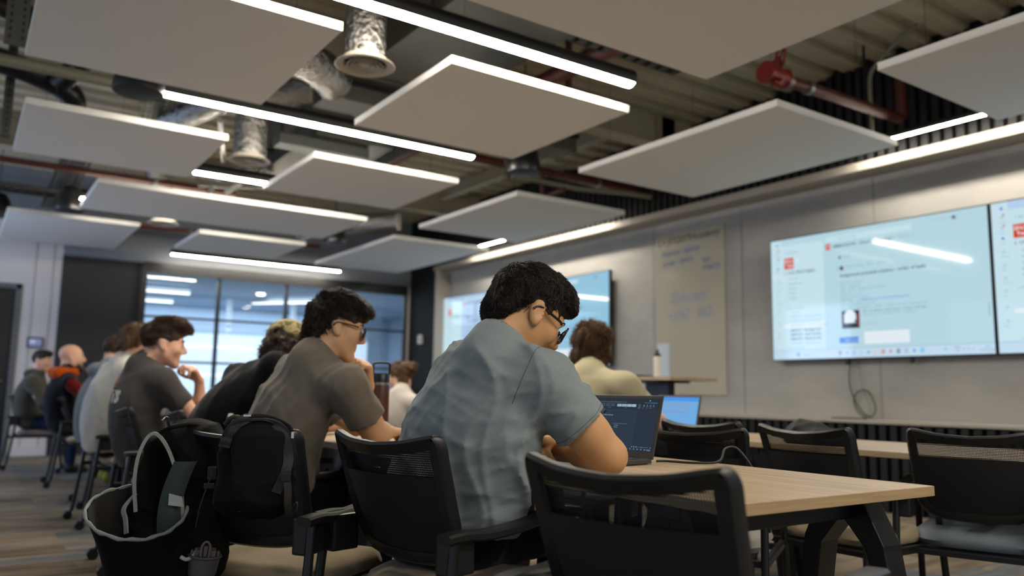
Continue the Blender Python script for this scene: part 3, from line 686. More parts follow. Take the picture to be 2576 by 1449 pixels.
def mesh_sdf(ops, lo, hi, vox):
    lo = N3(lo); hi = N3(hi); n = np.ceil((hi-lo)/vox).astype(int)+1; B = 8
    nb = np.ceil(n/B).astype(int); n = nb*B
    ax = [lo[i]+vox*np.arange(n[i]) for i in range(3)]
    F = np.full(n, 9., np.float32)
    cc = np.stack(np.meshgrid(*[lo[i]+vox*(np.arange(nb[i])*B+(B-1)/2) for i in range(3)], indexing='ij'), -1).reshape(-1, 3)
    dc = evalsdf(cc, ops); R = vox*B*.5*1.732*1.35+.012
    idx = np.stack(np.meshgrid(*[np.arange(k) for k in nb], indexing='ij'), -1).reshape(-1, 3)
    F4 = F.reshape(nb[0], B, nb[1], B, nb[2], B)
    inner = dc < -R
    for i in idx[inner]: F4[i[0], :, i[1], :, i[2], :] = -9
    act = idx[np.abs(dc) <= R]
    loc = np.stack(np.meshgrid(*[np.arange(B)]*3, indexing='ij'), -1).reshape(-1, 3)
    for s in range(0, len(act), 400):
        a = act[s:s+400]; pts = ((a[:, None, :]*B+loc[None])*vox+lo).reshape(-1, 3)
        d = evalsdf(pts, ops).reshape(len(a), B, B, B)
        for j, i in enumerate(a): F4[i[0], :, i[1], :, i[2], :] = d[j]
    S = F < 0
    c = np.zeros(n-1, np.int8)
    for dx in (0, 1):
        for dy in (0, 1):
            for dz in (0, 1): c += S[dx:n[0]-1+dx, dy:n[1]-1+dy, dz:n[2]-1+dz]
    cells = np.argwhere((c > 0) & (c < 8))
    vid = np.full(n-1, -1, np.int64); vid[cells[:, 0], cells[:, 1], cells[:, 2]] = np.arange(len(cells))
    cor = [(x, y, z) for x in (0, 1) for y in (0, 1) for z in (0, 1)]
    val = {q: F[cells[:, 0]+q[0], cells[:, 1]+q[1], cells[:, 2]+q[2]].astype(float) for q in cor}
    acc = np.zeros((len(cells), 3)); cnt = np.zeros(len(cells))
    for p in cor:
        for a in range(3):
            if p[a] == 0:
                q = list(p); q[a] = 1; q = tuple(q)
                A, Bv = np.clip(val[p], -.1, .1), np.clip(val[q], -.1, .1); m = (A < 0) != (Bv < 0)
                t = np.where(m, A/np.where(m, A-Bv, 1), 0)
                e = np.tile(N3(p), (len(cells), 1)); e[:, a] += t
                acc[m] += e[m]; cnt[m] += 1
    verts = lo+vox*(cells+acc/cnt[:, None])
    faces = []
    for a in range(3):
        b, c_ = (a+1) % 3, (a+2) % 3
        s0 = [slice(None)]*3; s1 = [slice(None)]*3; s0[a] = slice(0, n[a]-1); s1[a] = slice(1, n[a])
        E = np.argwhere(S[tuple(s0)] != S[tuple(s1)])
        ok = (E[:, b] > 0) & (E[:, c_] > 0) & (E[:, b] < n[b]-1) & (E[:, c_] < n[c_]-1); E = E[ok]
        fl = S[E[:, 0], E[:, 1], E[:, 2]]
        q = []
        for db, dcx in ((-1, -1), (0, -1), (0, 0), (-1, 0)):
            G = E.copy(); G[:, b] += db; G[:, c_] += dcx; q.append(vid[G[:, 0], G[:, 1], G[:, 2]])
        Q = np.stack(q, 1); Q[~fl] = Q[~fl][:, ::-1]
        faces.append(Q)
    return verts, np.concatenate(faces)
def blob(name, ops, lo, hi, vox, m, parent=None, world=True, relax=1, off=None):
    v, f = mesh_sdf(ops, lo, hi, vox)
    me = bpy.data.meshes.new(name)
    if relax:
        ed = np.concatenate([f[:, [0, 1]], f[:, [1, 2]], f[:, [2, 3]], f[:, [3, 0]]])
        for _ in range(relax):
            s = np.zeros_like(v); k = np.zeros(len(v)); np.add.at(s, ed[:, 0], v[ed[:, 1]]); np.add.at(k, ed[:, 0], 1)
            np.add.at(s, ed[:, 1], v[ed[:, 0]]); np.add.at(k, ed[:, 1], 1); v = v*.5+.5*s/np.maximum(k, 1)[:, None]
    if off is not None: v = v-N3(off)
    me.from_pydata(v.tolist(), [], f.tolist()); me.materials.append(m)
    me.polygons.foreach_set('use_smooth', [True]*len(me.polygons)); me.update()
    o = bpy.data.objects.new(name, me); COL.objects.link(o)
    if parent:
        o.parent = parent
        if world: o.matrix_parent_inverse = basis(parent).inverted()
    return o

# ================================================================ CHAIRS
M_plast = mat('chair_plastic', '#17181a', .38)
M_net = bpy.data.materials.new('chair_mesh'); M_net.use_nodes = True
def net():
    nt = M_net.node_tree; n = nt.nodes; L = nt.links; b = n['Principled BSDF']; b.inputs['Base Color'].default_value = hx('#121316'); b.inputs['Roughness'].default_value = .6
    tc = n.new('ShaderNodeTexCoord'); w1 = n.new('ShaderNodeTexWave'); w1.bands_direction = 'X'; w1.inputs['Scale'].default_value = 70; w1.inputs['Distortion'].default_value = 0
    w2 = n.new('ShaderNodeTexWave'); w2.bands_direction = 'Z'; w2.inputs['Scale'].default_value = 55
    L.new(tc.outputs['Object'], w1.inputs['Vector']); L.new(tc.outputs['Object'], w2.inputs['Vector'])
    mu = n.new('ShaderNodeMath'); mu.operation = 'MULTIPLY'; L.new(w1.outputs['Fac'], mu.inputs[0]); L.new(w2.outputs['Fac'], mu.inputs[1])
    gt = n.new('ShaderNodeMath'); gt.operation = 'GREATER_THAN'; gt.inputs[1].default_value = .42; L.new(mu.outputs[0], gt.inputs[0])
    m3 = n.new('ShaderNodeMath'); m3.operation = 'SUBTRACT'; m3.inputs[0].default_value = 1.; L.new(gt.outputs[0], m3.inputs[1]); L.new(m3.outputs[0], b.inputs['Alpha'])
net()
def fabric(n, c, c2): return mat(n, c, .95, spec=.1, bump=(900, .5, .001), var=(420, .7, c2), sheen=.2)
M_tan = fabric('seat_tan', '#8f7f63', '#a3937a'); M_grey = fabric('seat_grey', '#807c76', '#9a968f'); M_blue = fabric('seat_slate', '#5d666e', '#727b82'); M_mauve = fabric('seat_mauve', '#6f6363', '#857877')
def back_y(s, z): return -.093-(z-.43)*.48+.05*(s/.215)**2*(.5+.5*min(1, max(0, (z-.43)/.3)))-.02*math.sin((z-.43)/.42*PI)
OUT = [(0, .515), (.09, .518), (.155, .532), (.190, .57), (.202, .63), (.207, .72), (.211, .80), (.212, .838), (.200, .860), (.172, .858), (.10, .845), (0, .838)]
def outline():
    right = smooth_path([(a, 0, b) for a, b in OUT], 5)
    R_ = [(p.x, p.z) for p in right]; R_[0] = (0, R_[0][1]); R_[-1] = (0, R_[-1][1])
    return R_+[(-a, b) for a, b in R_[-2:0:-1]]
def inset(o, d):
    k = len(o); out = []
    for i in range(k):
        a = V((o[(i+1) % k][0]-o[i-1][0], o[(i+1) % k][1]-o[i-1][1])); a.normalize()
        out.append((o[i][0]-a.y*d, o[i][1]+a.x*d))
    return out
def make_chair():
    t = empty('office_chair')
    mb = MB()   # seat cushion
    def se(u, v):
        a = 2*PI*u; cx = math.copysign(abs(math.cos(a))**.55, math.cos(a)); sy = math.copysign(abs(math.sin(a))**.55, math.sin(a))
        k = min(1, v*1.25); z = .492-.0*v
        if v < .8: r = v/.8*.93; z = .488-.018*(v/.8)**3+.006*math.cos(sy*2)
        else: q = (v-.8)/.2; r = .93+.07*math.sin(q*PI); z = .470-.052*q
        return (cx*.235*r, .045+sy*.235*r, z+(-.014*max(0, sy-.5)**2*4 if v < .8 else -.010*(sy > .5)))
    mb.grid(se, 44, 12, cu=True); mb.build('seat', M_tan, t, smooth=1.)
    mb = MB(); mb.box((0, .045, .41), (.40, .40, .022)); mb.build('seat_pan', M_plast, t, bevel=.008)
    o = outline(); ii = inset(o, .034); k = len(o)
    mb = MB(); lp = []
    for (a, b), dy in ((o, 0.), (o, -.020), (ii, -.014), (ii, 0.)) if False else (): pass
    rings = []
    for pts, dy in ((o, .006), (o, -.014), (inset(o, .008), -.022), (ii, -.012), (ii, .004)):
        rings.append([(a, back_y(a, b)+dy, b) for a, b in pts])
    vs_ = [p for r in rings for p in r]; fs_ = []
    for j in range(5):
        j2 = (j+1) % 5
        for i in range(k): fs_.append((j*k+i, j*k+(i+1) % k, j2*k+(i+1) % k, j2*k+i))
    mb.add(vs_, fs_); mb.build('back_frame', M_plast, t, smooth=.9)
    mb = MB(); c0 = (0, .66); NR = 7
    vs_ = []; fs_ = []
    e_ = inset(o, .012)
    for j in range(NR):
        q = 1-j/NR
        vs_ += [(a*q+c0[0]*(1-q), back_y(a*q, b*q+c0[1]*(1-q))+.012, b*q+c0[1]*(1-q)) for a, b in e_]
    for j in range(NR-1):
        for i in range(k): fs_.append((j*k+i, j*k+(i+1) % k, (j+1)*k+(i+1) % k, (j+1)*k+i))
    vs_.append((0, back_y(0, .66)+.012, .66)); fs_ += [((NR-1)*k+i, (NR-1)*k+(i+1) % k, NR*k) for i in range(k)]
    mb.add(vs_, fs_); mb.build('back_mesh', M_net, t, smooth=3.2)
    mb = MB()   # dark inner panel covering the lower part of the mesh
    mb.grid(lambda u, v: ((u-.5)*2*(.165+.012*v), back_y((u-.5)*.34, .55+.21*v)-.004, .55+.205*v), 12, 8)
    mb.grid(lambda u, v: ((u-.5)*2*(.165+.012*v), back_y((u-.5)*.34, .55+.21*v)-.009, .55+.205*v), 12, 8)
    mb.build('lumbar_panel', M_net if False else mat('lumbar_black', '#0e0f11', .7), t, smooth=1.)
    for s in (-1, 1):
        mb = MB(); mb.tube(smooth_path([(s*.258, -.245, .615), (s*.26, -.262, .45), (s*.262, -.285, .25), (s*.264, -.31, .065)], 5), .0135, 10)
        l = mb.build('leg', M_satin, t, smooth=.8)
        mb = MB(); mb.cyl((s*.264-.022, -.335, .03), (s*.264-.004, -.335, .03), .03); mb.cyl((s*.264+.004, -.335, .03), (s*.264+.022, -.335, .03), .03); mb.bar((s*.264, -.335, .03), (s*.264, -.31, .07), .016, .02); mb.build('caster', M_black, l, smooth=.6)
        mb = MB(); mb.tube(smooth_path([(s*.258, .215, .605), (s*.26, .235, .45), (s*.262, .262, .25), (s*.264, .285, .065)], 5), .0135, 10)
        l = mb.build('leg', M_satin, t, smooth=.8)
        mb = MB(); mb.cyl((s*.264-.022, .26, .03), (s*.264-.004, .26, .03), .03); mb.cyl((s*.264+.004, .26, .03), (s*.264+.022, .26, .03), .03); mb.bar((s*.264, .26, .03), (s*.264, .285, .07), .016, .02); mb.build('caster', M_black, l, smooth=.6)
        pr = [(-.024, -.007), (-.02, -.012), (.02, -.012), (.024, -.007), (.024, .006), (.018, .012), (-.018, .012), (-.024, .006)]
        mb = MB(); mb.tube(smooth_path([(s*.252, -.275, .618), (s*.256, -.22, .622), (s*.262, -.14, .618), (s*.266, -.02, .626), (s*.262, .12, .642), (s*.256, .235, .638)], 5), 1., prof=pr, up=(0, 0, 1)); mb.build('armrest', M_plast, t, smooth=.6)
        mb = MB(); mb.box((s*.230, -.215, .575), (.05, .09, .10)); mb.build('arm_bracket', M_plast, t, bevel=.008)
        mb = MB(); mb.bar((s*.255, -.262, .405), (s*.255, .24, .405), .022, .028); mb.build('side_rail', M_satin, t, bevel=.004)
    for y in (.17, -.2): MB().bar((-.255, y, .40), (.255, y, .40), .026, .022).build('cross_bar', M_satin, t, bevel=.003)
    return t
ch0 = make_chair(); first = [True]
def chair(bx, by, az, lab, seat=None, grp='black mesh-backed chairs'):
    """(bx,by) = top middle of the back, az = facing, degrees from +Y towards +X"""
    a = math.radians(az); F = (math.sin(a), math.cos(a)); loc = (bx+.305*F[0], by+.305*F[1], 0)
    if first[0]:
        first[0] = False; ch0.location = loc; ch0.rotation_euler = (0, 0, -a); return tag(ch0, lab, 'chair', grp)
    return dup(ch0, loc, -a, lab, grp, seat)
chair(.905, 1.965, 76, 'black mesh chair holding the man in the grey-blue T-shirt')
chair(.90, 1.04, 76, 'nearest empty black mesh chair, its wide back at the bottom centre', M_grey)
chair(.635, 2.335, 56, 'black mesh chair with tan seat and the backpacks hung on it', M_tan)
chair(.96, 3.43, 90, 'black mesh chair of the person in the dark T-shirt and glasses', M_blue)
chair(.86, 4.30, 92, 'black mesh chair of the person in the camouflage cap', M_tan)
chair(.745, 4.96, 92, 'black mesh chair of the person in the printed grey T-shirt', M_tan)
chair(.80, 6.57, 88, 'black mesh chair of the person in the white jumper', M_tan)
chair(.93, 7.60, 90, 'black mesh chair of the person in the pale grey hoodie', M_grey)
chair(.84, 9.22, 92, 'black mesh chair of the bald man in the orange-hooded top', M_tan)
chair(.52, 10.75, 100, 'black mesh chair of the man at the far left by the door', M_mauve)
chair(2.125, 2.03, 60, 'empty black mesh chair with grey seat tucked beside the table, beyond the laptop', M_grey)
chair(2.705, 2.0, 90, 'empty black mesh chair with tan seat, left neighbour of the slate-seated chair', M_tan)
chair(3.05, 1.52, 70, 'empty black mesh chair with slate-blue seat at the right edge', M_blue)
chair(2.74, 2.56, 82, 'empty black mesh chair whose top edge shows right of the second laptop', M_tan)
chair(2.62, 3.52, 84, 'black mesh chair of the person in the cream T-shirt', M_blue)
chair(2.80, 6.0, 88, 'black mesh chair of the woman with a hair bun', M_tan)

# ================================================================ TABLES
M_oak = bpy.data.materials.new('oak_laminate'); M_oak.use_nodes = True
def oak():
    nt = M_oak.node_tree; n = nt.nodes; L = nt.links; b = n['Principled BSDF']; b.inputs['Roughness'].default_value = .42; b.inputs['Specular IOR Level'].default_value = .4
    tc = n.new('ShaderNodeTexCoord'); mp = n.new('ShaderNodeMapping'); mp.inputs['Scale'].default_value = (26, 1.6, 26); L.new(tc.outputs['Object'], mp.inputs['Vector'])
    t = n.new('ShaderNodeTexNoise'); t.inputs['Scale'].default_value = 1.6; t.inputs['Detail'].default_value = 8; t.inputs['Roughness'].default_value = .65; t.inputs['Distortion'].default_value = .35; L.new(mp.outputs[0], t.inputs['Vector'])
    r = n.new('ShaderNodeValToRGB'); e = r.color_ramp.elements; e[0].position = .3; e[0].color = hx('#85705a'); e[1].position = .72; e[1].color = hx('#b3a084'); q = e.new(.5); q.color = hx('#a38e70')
    L.new(t.outputs['Fac'], r.inputs['Fac']); L.new(r.outputs['Color'], b.inputs['Base Color'])
    bn = n.new('ShaderNodeBump'); bn.inputs['Strength'].default_value = .12; bn.inputs['Distance'].default_value = .002; L.new(t.outputs['Fac'], bn.inputs['Height']); L.new(bn.outputs['Normal'], b.inputs['Normal'])
oak()
M_oake = mat('oak_edge', '#8d7656', .5, var=(3, .5, '#a88f6c', (2, 2, 60)))
def make_table():
    t = empty('meeting_table')
    mb = MB(); mb.box((0, 0, .7425), (.745, 1.80, .025)); mb.build('table_top', M_oak, t, bevel=.0015)
    for sy in (-1, 1): MB().box((0, sy*.9005, .7425), (.743, .002, .0235)).build('edge_band', M_oake, t)
    for sy in (-1, 1):
        mb = MB(); y = sy*.70
        mb.prism([(-.36, .728), (.36, .728), (.36, .70), (.30, .66), (-.30, .66), (-.36, .70)], -.035, .035, lambda a, b, q: (a, y+q, b)); mb.build('cross_beam', M_satin, t, bevel=.004)
        for sx in (-1, 1):
            for dy in (-1, 1):
                x = sx*.315; mb = MB()
                poly = [(.0, .725), (.055, .725), (.115, .60), (.205, .0), (.165, .0), (.065, .585), (.0, .665)]
                mb.prism(poly, -.04, .04, lambda a, b, q: (x+q+sx*(.725-b)*.03, y+dy*a, b)); mb.build('leg', M_satin, t, bevel=.004)
    return t
tb0 = make_table(); k = 0
tl = [((1.6775, 2.01), 'nearest oak-topped table with its bare corner pointing at the camera, lower right'), ((1.6775, 3.83), 'oak-topped table with the brown flask, in front of the dark T-shirt'),
      ((1.6775, 5.65), 'oak-topped table before the person in the printed grey T-shirt'), ((1.6775, 7.47), 'oak-topped table before the pale grey hoodie'), ((1.6775, 9.29), 'oak-topped table before the bald man, farthest of its row'),
      ((3.55, 1.9), 'oak-topped table behind the empty chairs on the right'), ((3.55, 3.72), 'oak-topped table with the light-blue laptop, before the cream T-shirt'), ((3.55, 5.54), 'oak-topped table before the woman with the bun')]
for i, (p, lab) in enumerate(tl):
    if i == 0: tb0.location = (p[0], p[1], 0); tag(tb0, lab, 'table', 'oak-topped meeting tables')
    else: dup(tb0, (p[0], p[1], 0), 0, lab, 'oak-topped meeting tables')
ZT = .755
# high lectern desk by the whiteboard
t = thing('standing_desk', 'high narrow wooden desk by the whiteboard carrying a white bottle', 'desk', (5.35, 5.35, 0), 0)
mb = MB(); mb.box((0, .1, 1.115), (.6, .95, .03)); mb.build('table_top', M_oak, t, bevel=.002)
mb = MB(); mb.box((.05, .1, .56), (.08, .3, 1.08)); mb.build('column', M_satin, t, bevel=.004)
mb = MB(); mb.box((.05, .1, .015), (.5, .6, .03)); mb.build('foot_plate', M_satin, t, bevel=.004)
mb = MB(); mb.box((0, .12, 1.09), (.4, .5, .02)); mb.build('under_frame', M_black, t)
t = thing('water_bottle', 'white ribbed sports bottle with black cap on the high desk', 'bottle', (5.4, 5.48, 1.13))
mb = MB(); pr = [(0, 0), (.033, 0), (.036, .006)]
for i in range(5): z = .02+i*.03; pr += [(.036, z), (.0335, z+.012), (.036, z+.024)]
pr += [(.036, .18), (.031, .195), (.03, .2), (0, .2)]
mb.lathe(pr, n=24); mb.build('body', mat('white_bottle', '#d8d2c4', .45), t, smooth=.9)
mb = MB(); mb.lathe([(.0, .2), (.034, .2), (.034, .218), (.02, .225), (.012, .228), (.011, .245), (.014, .25), (.009, .262), (0, .262)], n=20); mb.build('cap', M_black, t, smooth=.7)
t = thing('laptop', 'closed dark laptop lying on the high desk', 'laptop', (5.3, 5.72, 1.13), .1)
mb = MB(); mb.box((0, 0, .009), (.24, .33, .016)); mb.build('base', M_satin, t, bevel=.004)
mb = MB(); mb.box((0, 0, .019), (.24, .33, .004)); mb.build('lid', M_bez, t)

# ================================================================ LAPTOPS, FLASK, CABLES
def laptop(loc, az, lab, screen, tilt=18, wd=.315, kb=True, gfx=None):
    """az: direction the screen's back points (deg from +Y to +X)"""
    t = thing('laptop', lab, 'laptop', loc, -math.radians(az))
    M_body = mat('laptop_body', '#4d4b48', .4, .5)
    mb = MB(); mb.box((0, -.11, .009), (wd, .22, .014)); mb.build('base', M_body, t, bevel=.003)
    mb = MB(); mb.box((0, -.09, .0165), (wd*.88, .10, .002)); mb.build('keyboard', M_black, t)
    T = math.radians(tilt); hgt = wd*.66
    Rm = Matrix.Rotation(-T, 4, 'X'); o_ = V((0, .002, .014))
    def L_(x, y, z): return Rm @ V((x, y, z))+o_
    mb = MB(); mb.box((0, .003, hgt/2), (wd, .007, hgt)); mb.v = [tuple(Rm @ V(p)+o_) for p in mb.v]; lid = mb.build('lid', M_body, t, bevel=.0025)
    mb = MB(); mb.quad(L_(-wd/2+.005, -.0008, .006), L_(wd/2-.005, -.0008, .006), L_(wd/2-.005, -.0008, hgt-.003), L_(-wd/2+.005, -.0008, hgt-.003)); mb.build('bezel', mat('laptop_bezel', '#3f3d39', .5), lid)
    x0, x1, z0, z1 = -wd/2+.009, wd/2-.009, .022, hgt-.012
    mb = MB(); mb.quad(L_(x0, -.0012, z0), L_(x1, -.0012, z0), L_(x1, -.0012, z1), L_(x0, -.0012, z1)); sc_ = mb.build('screen', screen, lid)
    if gfx:
        mb = MB()
        def S(u, v, k): return L_(x0+u*(x1-x0), -.0012-.0003*k, z1-v*(z1-z0))
        gfx(mb, S, (x1-x0), (z1-z0)); mb.build('screen_graphics', LG, lid)
    mb = MB(); mb.cyl(L_(-.004, -.001, hgt-.007), L_(-.004, -.002, hgt-.007), .002, n=8); mb.build('webcam', M_black, lid)
    return t
LG = [emat('doc_page', '#1f2b3a', 1., .3), emat('doc_text', '#8fa3b8', .8, .3), emat('doc_pale', '#a9c4d4', 1., .3), emat('doc_blue', '#3f8fe0', 1., .3), emat('doc_line', '#34465c', 1., .3), emat('doc_top', '#16202c', 1., .3)]
def word(mb, S, W_, H_):
    def rect(u0, v0, u1, v1, mi, k=1): mb.quad(S(u0, v0, k), S(u1, v0, k), S(u1, v1, k), S(u0, v1, k), mi)
    def txt(s, u, v, h, mi, k=2):
        a, b = text_geo(s, h*1.3, res=1); mb.add([S(u+p[0]/W_, v-p[1]/H_, k) for p in a], b, mi)
    rect(0, 0, 1, .2, 5)
    txt('File  Home  Insert  Draw  Design  Layout  References  Mailings  Review  View  Help', .02, .085, .0035, 1)
    for i in range(4): rect(.41+i*.07, .115, .475+i*.07, .165, 2); txt(('Normal', 'No Spac', 'Heading', 'Heading')[i], .418+i*.07, .145, .0028, 4, 3)
    for r_ in range(2):
        for i in range(24):
            if i % 5 != 4: rect(.03+i*.0145, .115+r_*.032, .038+i*.0145, .126+r_*.032, 1)
    for i in range(4): rect(.79+i*.045, .12, .803+i*.045, .143, 3 if i > 0 else 1); rect(.782+i*.045, .152, .812+i*.045, .157, 1)
    for i in range(4): rect(.72, .118+i*.022, .75, .124+i*.022, 1)
    rect(.925, .072, .975, .094, 3); txt('Comments   Editing', .80, .09, .0035, 1); rect(.865, .03, .878, .05, 2)
    for u, w_ in ((.07, .03), (.28, .04), (.53, .03), (.71, .02), (.78, .02), (.83, .02), (.88, .03)): rect(u, .183, u+w_, .188, 1)
    rect(.17, .235, .71, 1., 0, .6); rect(.17, .235, .71, .238, 4); rect(.708, .235, .711, 1., 4); rect(.17, .235, .173, 1, 4)
    txt('Certificate Authority', .22, .345, .0042, 2); txt('Create virtual network interface card', .40, .505, .003, 1); txt('IP Config', .42, .54, .003, 2); txt('Gateway', .42, .575, .003, 2)
    for i in range(3): rect(.72+i*.03, .915, .73+i*.03, .928, 2)
    rect(.80, .92, .95, .923, 1); rect(.86, .914, .865, .93, 2); rect(.97, .918, .99, .926, 1)
    for i in range(8): rect(.55+i*.05, .955, .565+i*.05, .972, 1)
    rect(.93, .957, .985, .963, 1); rect(.935, .972, .985, .978, 1)
laptop((1.80, 2.03, ZT), 83, 'open laptop with a dark document on screen in front of the grey T-shirt man', emat('doc_base', '#1b2636', 1., .25), 16, gfx=word)
LB = [emat('mail_bar', '#3f78d8', 1., .3), emat('mail_line', '#7fa9d8', 1., .3)]
def mail(mb, S, W_, H_):
    mb.quad(S(0, 0, 1), S(1, 0, 1), S(1, .14, 1), S(0, .14, 1), 3)
    for v in (.22, .32, .5): mb.quad(S(.08, v, 1), S(.8, v, 1), S(.8, v+.03, 1), S(.08, v+.03, 1), 1)
    mb.quad(S(0, .94, 1), S(1, .94, 1), S(1, 1, 1), S(0, 1, 1), 3)
laptop((3.5, 3.42, ZT), 84, 'open laptop with a light-blue window on screen beside the cream T-shirt', emat('mail_base', '#6ba6dc', 1., .25), 14, gfx=mail)
laptop((1.80, 4.72, ZT), 88, 'dark open laptop standing behind the black-shirted back, seen left of it', emat('slate_screen', '#2c3d52', 1., .3), 24)
laptop((2.02, 5.1, ZT), 84, 'open laptop between the flask and the fist, bluish lid edge', emat('slate_screen2', '#42576e', 1., .3), 12, wd=.33)
tag(MB().tube(smooth_path([(1.85, 1.885, ZT+.008), (1.88, 1.87, ZT+.008), (1.94, 1.80, ZT+.006), (2.0, 1.76, ZT+.012), (2.03, 1.76, ZT+.05), (2.07, 1.74, ZT+.045), (2.10, 1.69, ZT-.05), (2.11, 1.66, ZT-.2)], 8), .004, 8).build('charger_cable', M_black, smooth=1.), 'black charger cable curving from the laptop over the table edge', 'cable')
t = thing('flask', 'tall maroon-brown flask with black handled lid on the table', 'flask', (1.676, 3.55, ZT)); t.scale = (1.08,)*3
mb = MB(); mb.lathe([(0, 0), (.036, 0), (.038, .004), (.038, .215), (.036, .224), (0, .224)], n=28); mb.build('body', mat('maroon', '#4a2219', .42), t, smooth=.8)
mb = MB(); mb.lathe([(0, .222), (.034, .222), (.034, .235), (0, .235)], n=28); mb.build('steel_collar', mat('steel', '#9a9a98', .3, 1.), t, smooth=.8)
mb = MB(); mb.lathe([(0, .235), (.037, .235), (.037, .268), (.033, .275), (0, .275)], n=28); l_ = mb.build('lid', M_satin, t, smooth=.8)
mb = MB(); mb.tube(smooth_path([(-.030, .018, .27), (-.031, .018, .305), (-.022, .018, .32), (.022, -.018, .32), (.031, -.018, .305), (.030, -.018, .27)], 5), .0055, 8); mb.build('handle', M_satin, l_, smooth=1.)
t = thing('mug', 'dark drinking mug on the table beside the raised forearm', 'mug', (1.62, 5.55, ZT))
mb = MB(); mb.lathe([(0, 0), (.036, 0), (.04, .01), (.041, .1), (.037, .1), (.036, .02), (0, .02)], n=24); mb.build('body', mat('mug_dark', '#33312f', .4), t, smooth=.8)
mb = MB(); mb.tube(smooth_path([(.039, 0, .08), (.062, 0, .075), (.062, 0, .035), (.039, 0, .025)], 5), .005, 8); mb.build('handle', MATS['mug_dark'], t, smooth=1.)
# dark jacket heaped on the far table behind the empty chair
nz = fold_noise(5, 22, .012)
o = blob('jacket', [('+', .04, ('e', (3.32, 2.38, .79), (.09, .12, .085), None)), ('+', .04, ('e', (3.28, 2.25, .785), (.08, .10, .045), None)), ('+', .03, ('e', (3.36, 2.47, .785), (.07, .08, .055), None)), ('f', 0, nz), ('&', .0, ('pl', (0, 0, ZT+.001), (0, 0, -1)))], (3.1, 2.0, .74), (3.55, 2.65, .92), .008, mat('jacket_black', '#121417', .75, bump=(60, .3, .003)))
tag(o, 'dark crumpled jacket heaped on the table behind the empty chairs', 'jacket')

# ================================================================ BACKPACKS
M_bag = mat('bag_nylon', '#060607', .85, spec=.15, bump=(350, .25, .0008)); M_bagb = mat('bag_brownish', '#0c0a09', .85, spec=.15, bump=(40, .25, .004)); M_lin = mat('bag_lining', '#1d1916', .8, bump=(30, .3, .004)); M_piping = mat('bag_piping', '#7d827e', .7, bump=(200, .4, .002)); M_teal = mat('bag_pad', '#2b3535', .75)
M_dots = bpy.data.materials.new('bag_mesh'); M_dots.use_nodes = True
def dots():
    nt = M_dots.node_tree; n = nt.nodes; L = nt.links; b = n['Principled BSDF']; b.inputs['Roughness'].default_value = .5
    tc = n.new('ShaderNodeTexCoord'); v = n.new('ShaderNodeTexVoronoi'); v.inputs['Scale'].default_value = 260; v.inputs['Randomness'].default_value = .15; L.new(tc.outputs['Object'], v.inputs['Vector'])
    r = n.new('ShaderNodeValToRGB'); r.color_ramp.elements[0].position = .25; r.color_ramp.elements[0].color = hx('#4a5054'); r.color_ramp.elements[1].position = .4; r.color_ramp.elements[1].color = hx('#0b0b0c')
    L.new(v.outputs['Distance'], r.inputs['Fac']); L.new(r.outputs['Color'], b.inputs['Base Color'])
dots()
BAZ = math.radians(15.)     # bags face the camera: local +y points away from it
t = thing('backpack', 'open black backpack with pale zip trim hanging at the lower left', 'backpack', (.545, 2.485, .66), -BAZ); t.scale = (1.,)*3
nz = fold_noise(11, 26, .010)
ops = [('+', .0, ('b', (.055, .05, -.02), (.068, .085, .215), .06, None)), ('+', .06, ('e', (.03, .03, .12), (.09, .08, .09), None)), ('+', .05, ('e', (.0, .0, -.17), (.15, .11, .11), None)), ('+', .03, ('b', (-.055, .03, .03), (.06, .05, .15), .045, Matrix.Rotation(.18, 3, 'Y') and np.array(Matrix.Rotation(.12, 3, 'Y')))),
       ('f', 0, nz), ('-', .012, ('e', (-.038, -.075, .055), (.052, .10, .125), np.array(Matrix.Rotation(-.25, 3, 'Y'))))]
blob('main_body', ops, (-.26, -.17, -.32), (.2, .18, .28), .006, M_bagb, t, world=False)
loop = smooth_path([(-.095, -.05, -.03), (-.103, -.055, .05), (-.098, -.05, .12), (-.078, -.04, .172), (-.055, -.04, .178), (-.025, -.045, .14), (.002, -.055, .075), (.022, -.055, .0), (.028, -.055, -.085)], 6)
mb = MB(); mb.tube(loop, 1., prof=[(-.0045, -.008), (.0045, -.008), (.0045, .008), (-.0045, .008)], up=(0, 1, 0)); mb.build('zip_trim', M_piping, t, smooth=.8)
# lower pocket, open mouth
def mouth(a):
    x = -.092+.128*math.cos(a); q = math.sin(a)
    return (x, -.03-.085*q-(.02 if q > 0 else 0), -.028-.060*q+.004*math.cos(a*2+.5)-.02*(x+.1)*1.2)
def wallf(inn):
    def f(u, v):
        a = 2*PI*u; m_ = V(mouth(a)); b = V((-.03+.125*math.cos(a), -.01-.1*math.sin(a), -.275))
        k = v**.7
        p = m_.lerp(b, v); p.x += (-.03*math.cos(a))*math.sin(v*PI)*.4; s_ = .955 if inn else 1
        c = V((-.07, -.02, p.z)); return tuple(c+(p-c)*s_)
    return f
mb = MB(); mb.grid(wallf(False), 40, 10, cu=True); mb.build('front_pocket', M_bag, t, smooth=1.)
mb = MB(); mb.grid(wallf(True), 40, 10, cu=True); mb.build('pocket_lining', M_lin, t, smooth=1.)
mb = MB(); mb.tube([V(mouth(2*PI*i/48))+V((0, 0, .0018*math.sin(i*1.7))) for i in range(48)], [.005+.0012*math.sin(i*2.3) for i in range(48)], 8, closed=True); mb.build('pocket_trim', M_piping, t, smooth=1.)
mb = MB(); mb.tube(smooth_path([(-.10, -.03, .015), (-.125, -.05, -.02), (-.118, -.06, -.05), (-.112, -.075, -.085)], 6), 1., prof=[(-.007, -.002), (.007, -.002), (.007, .002), (-.007, .002)]); mb.build('divider_trim', M_piping, t, smooth=1.)
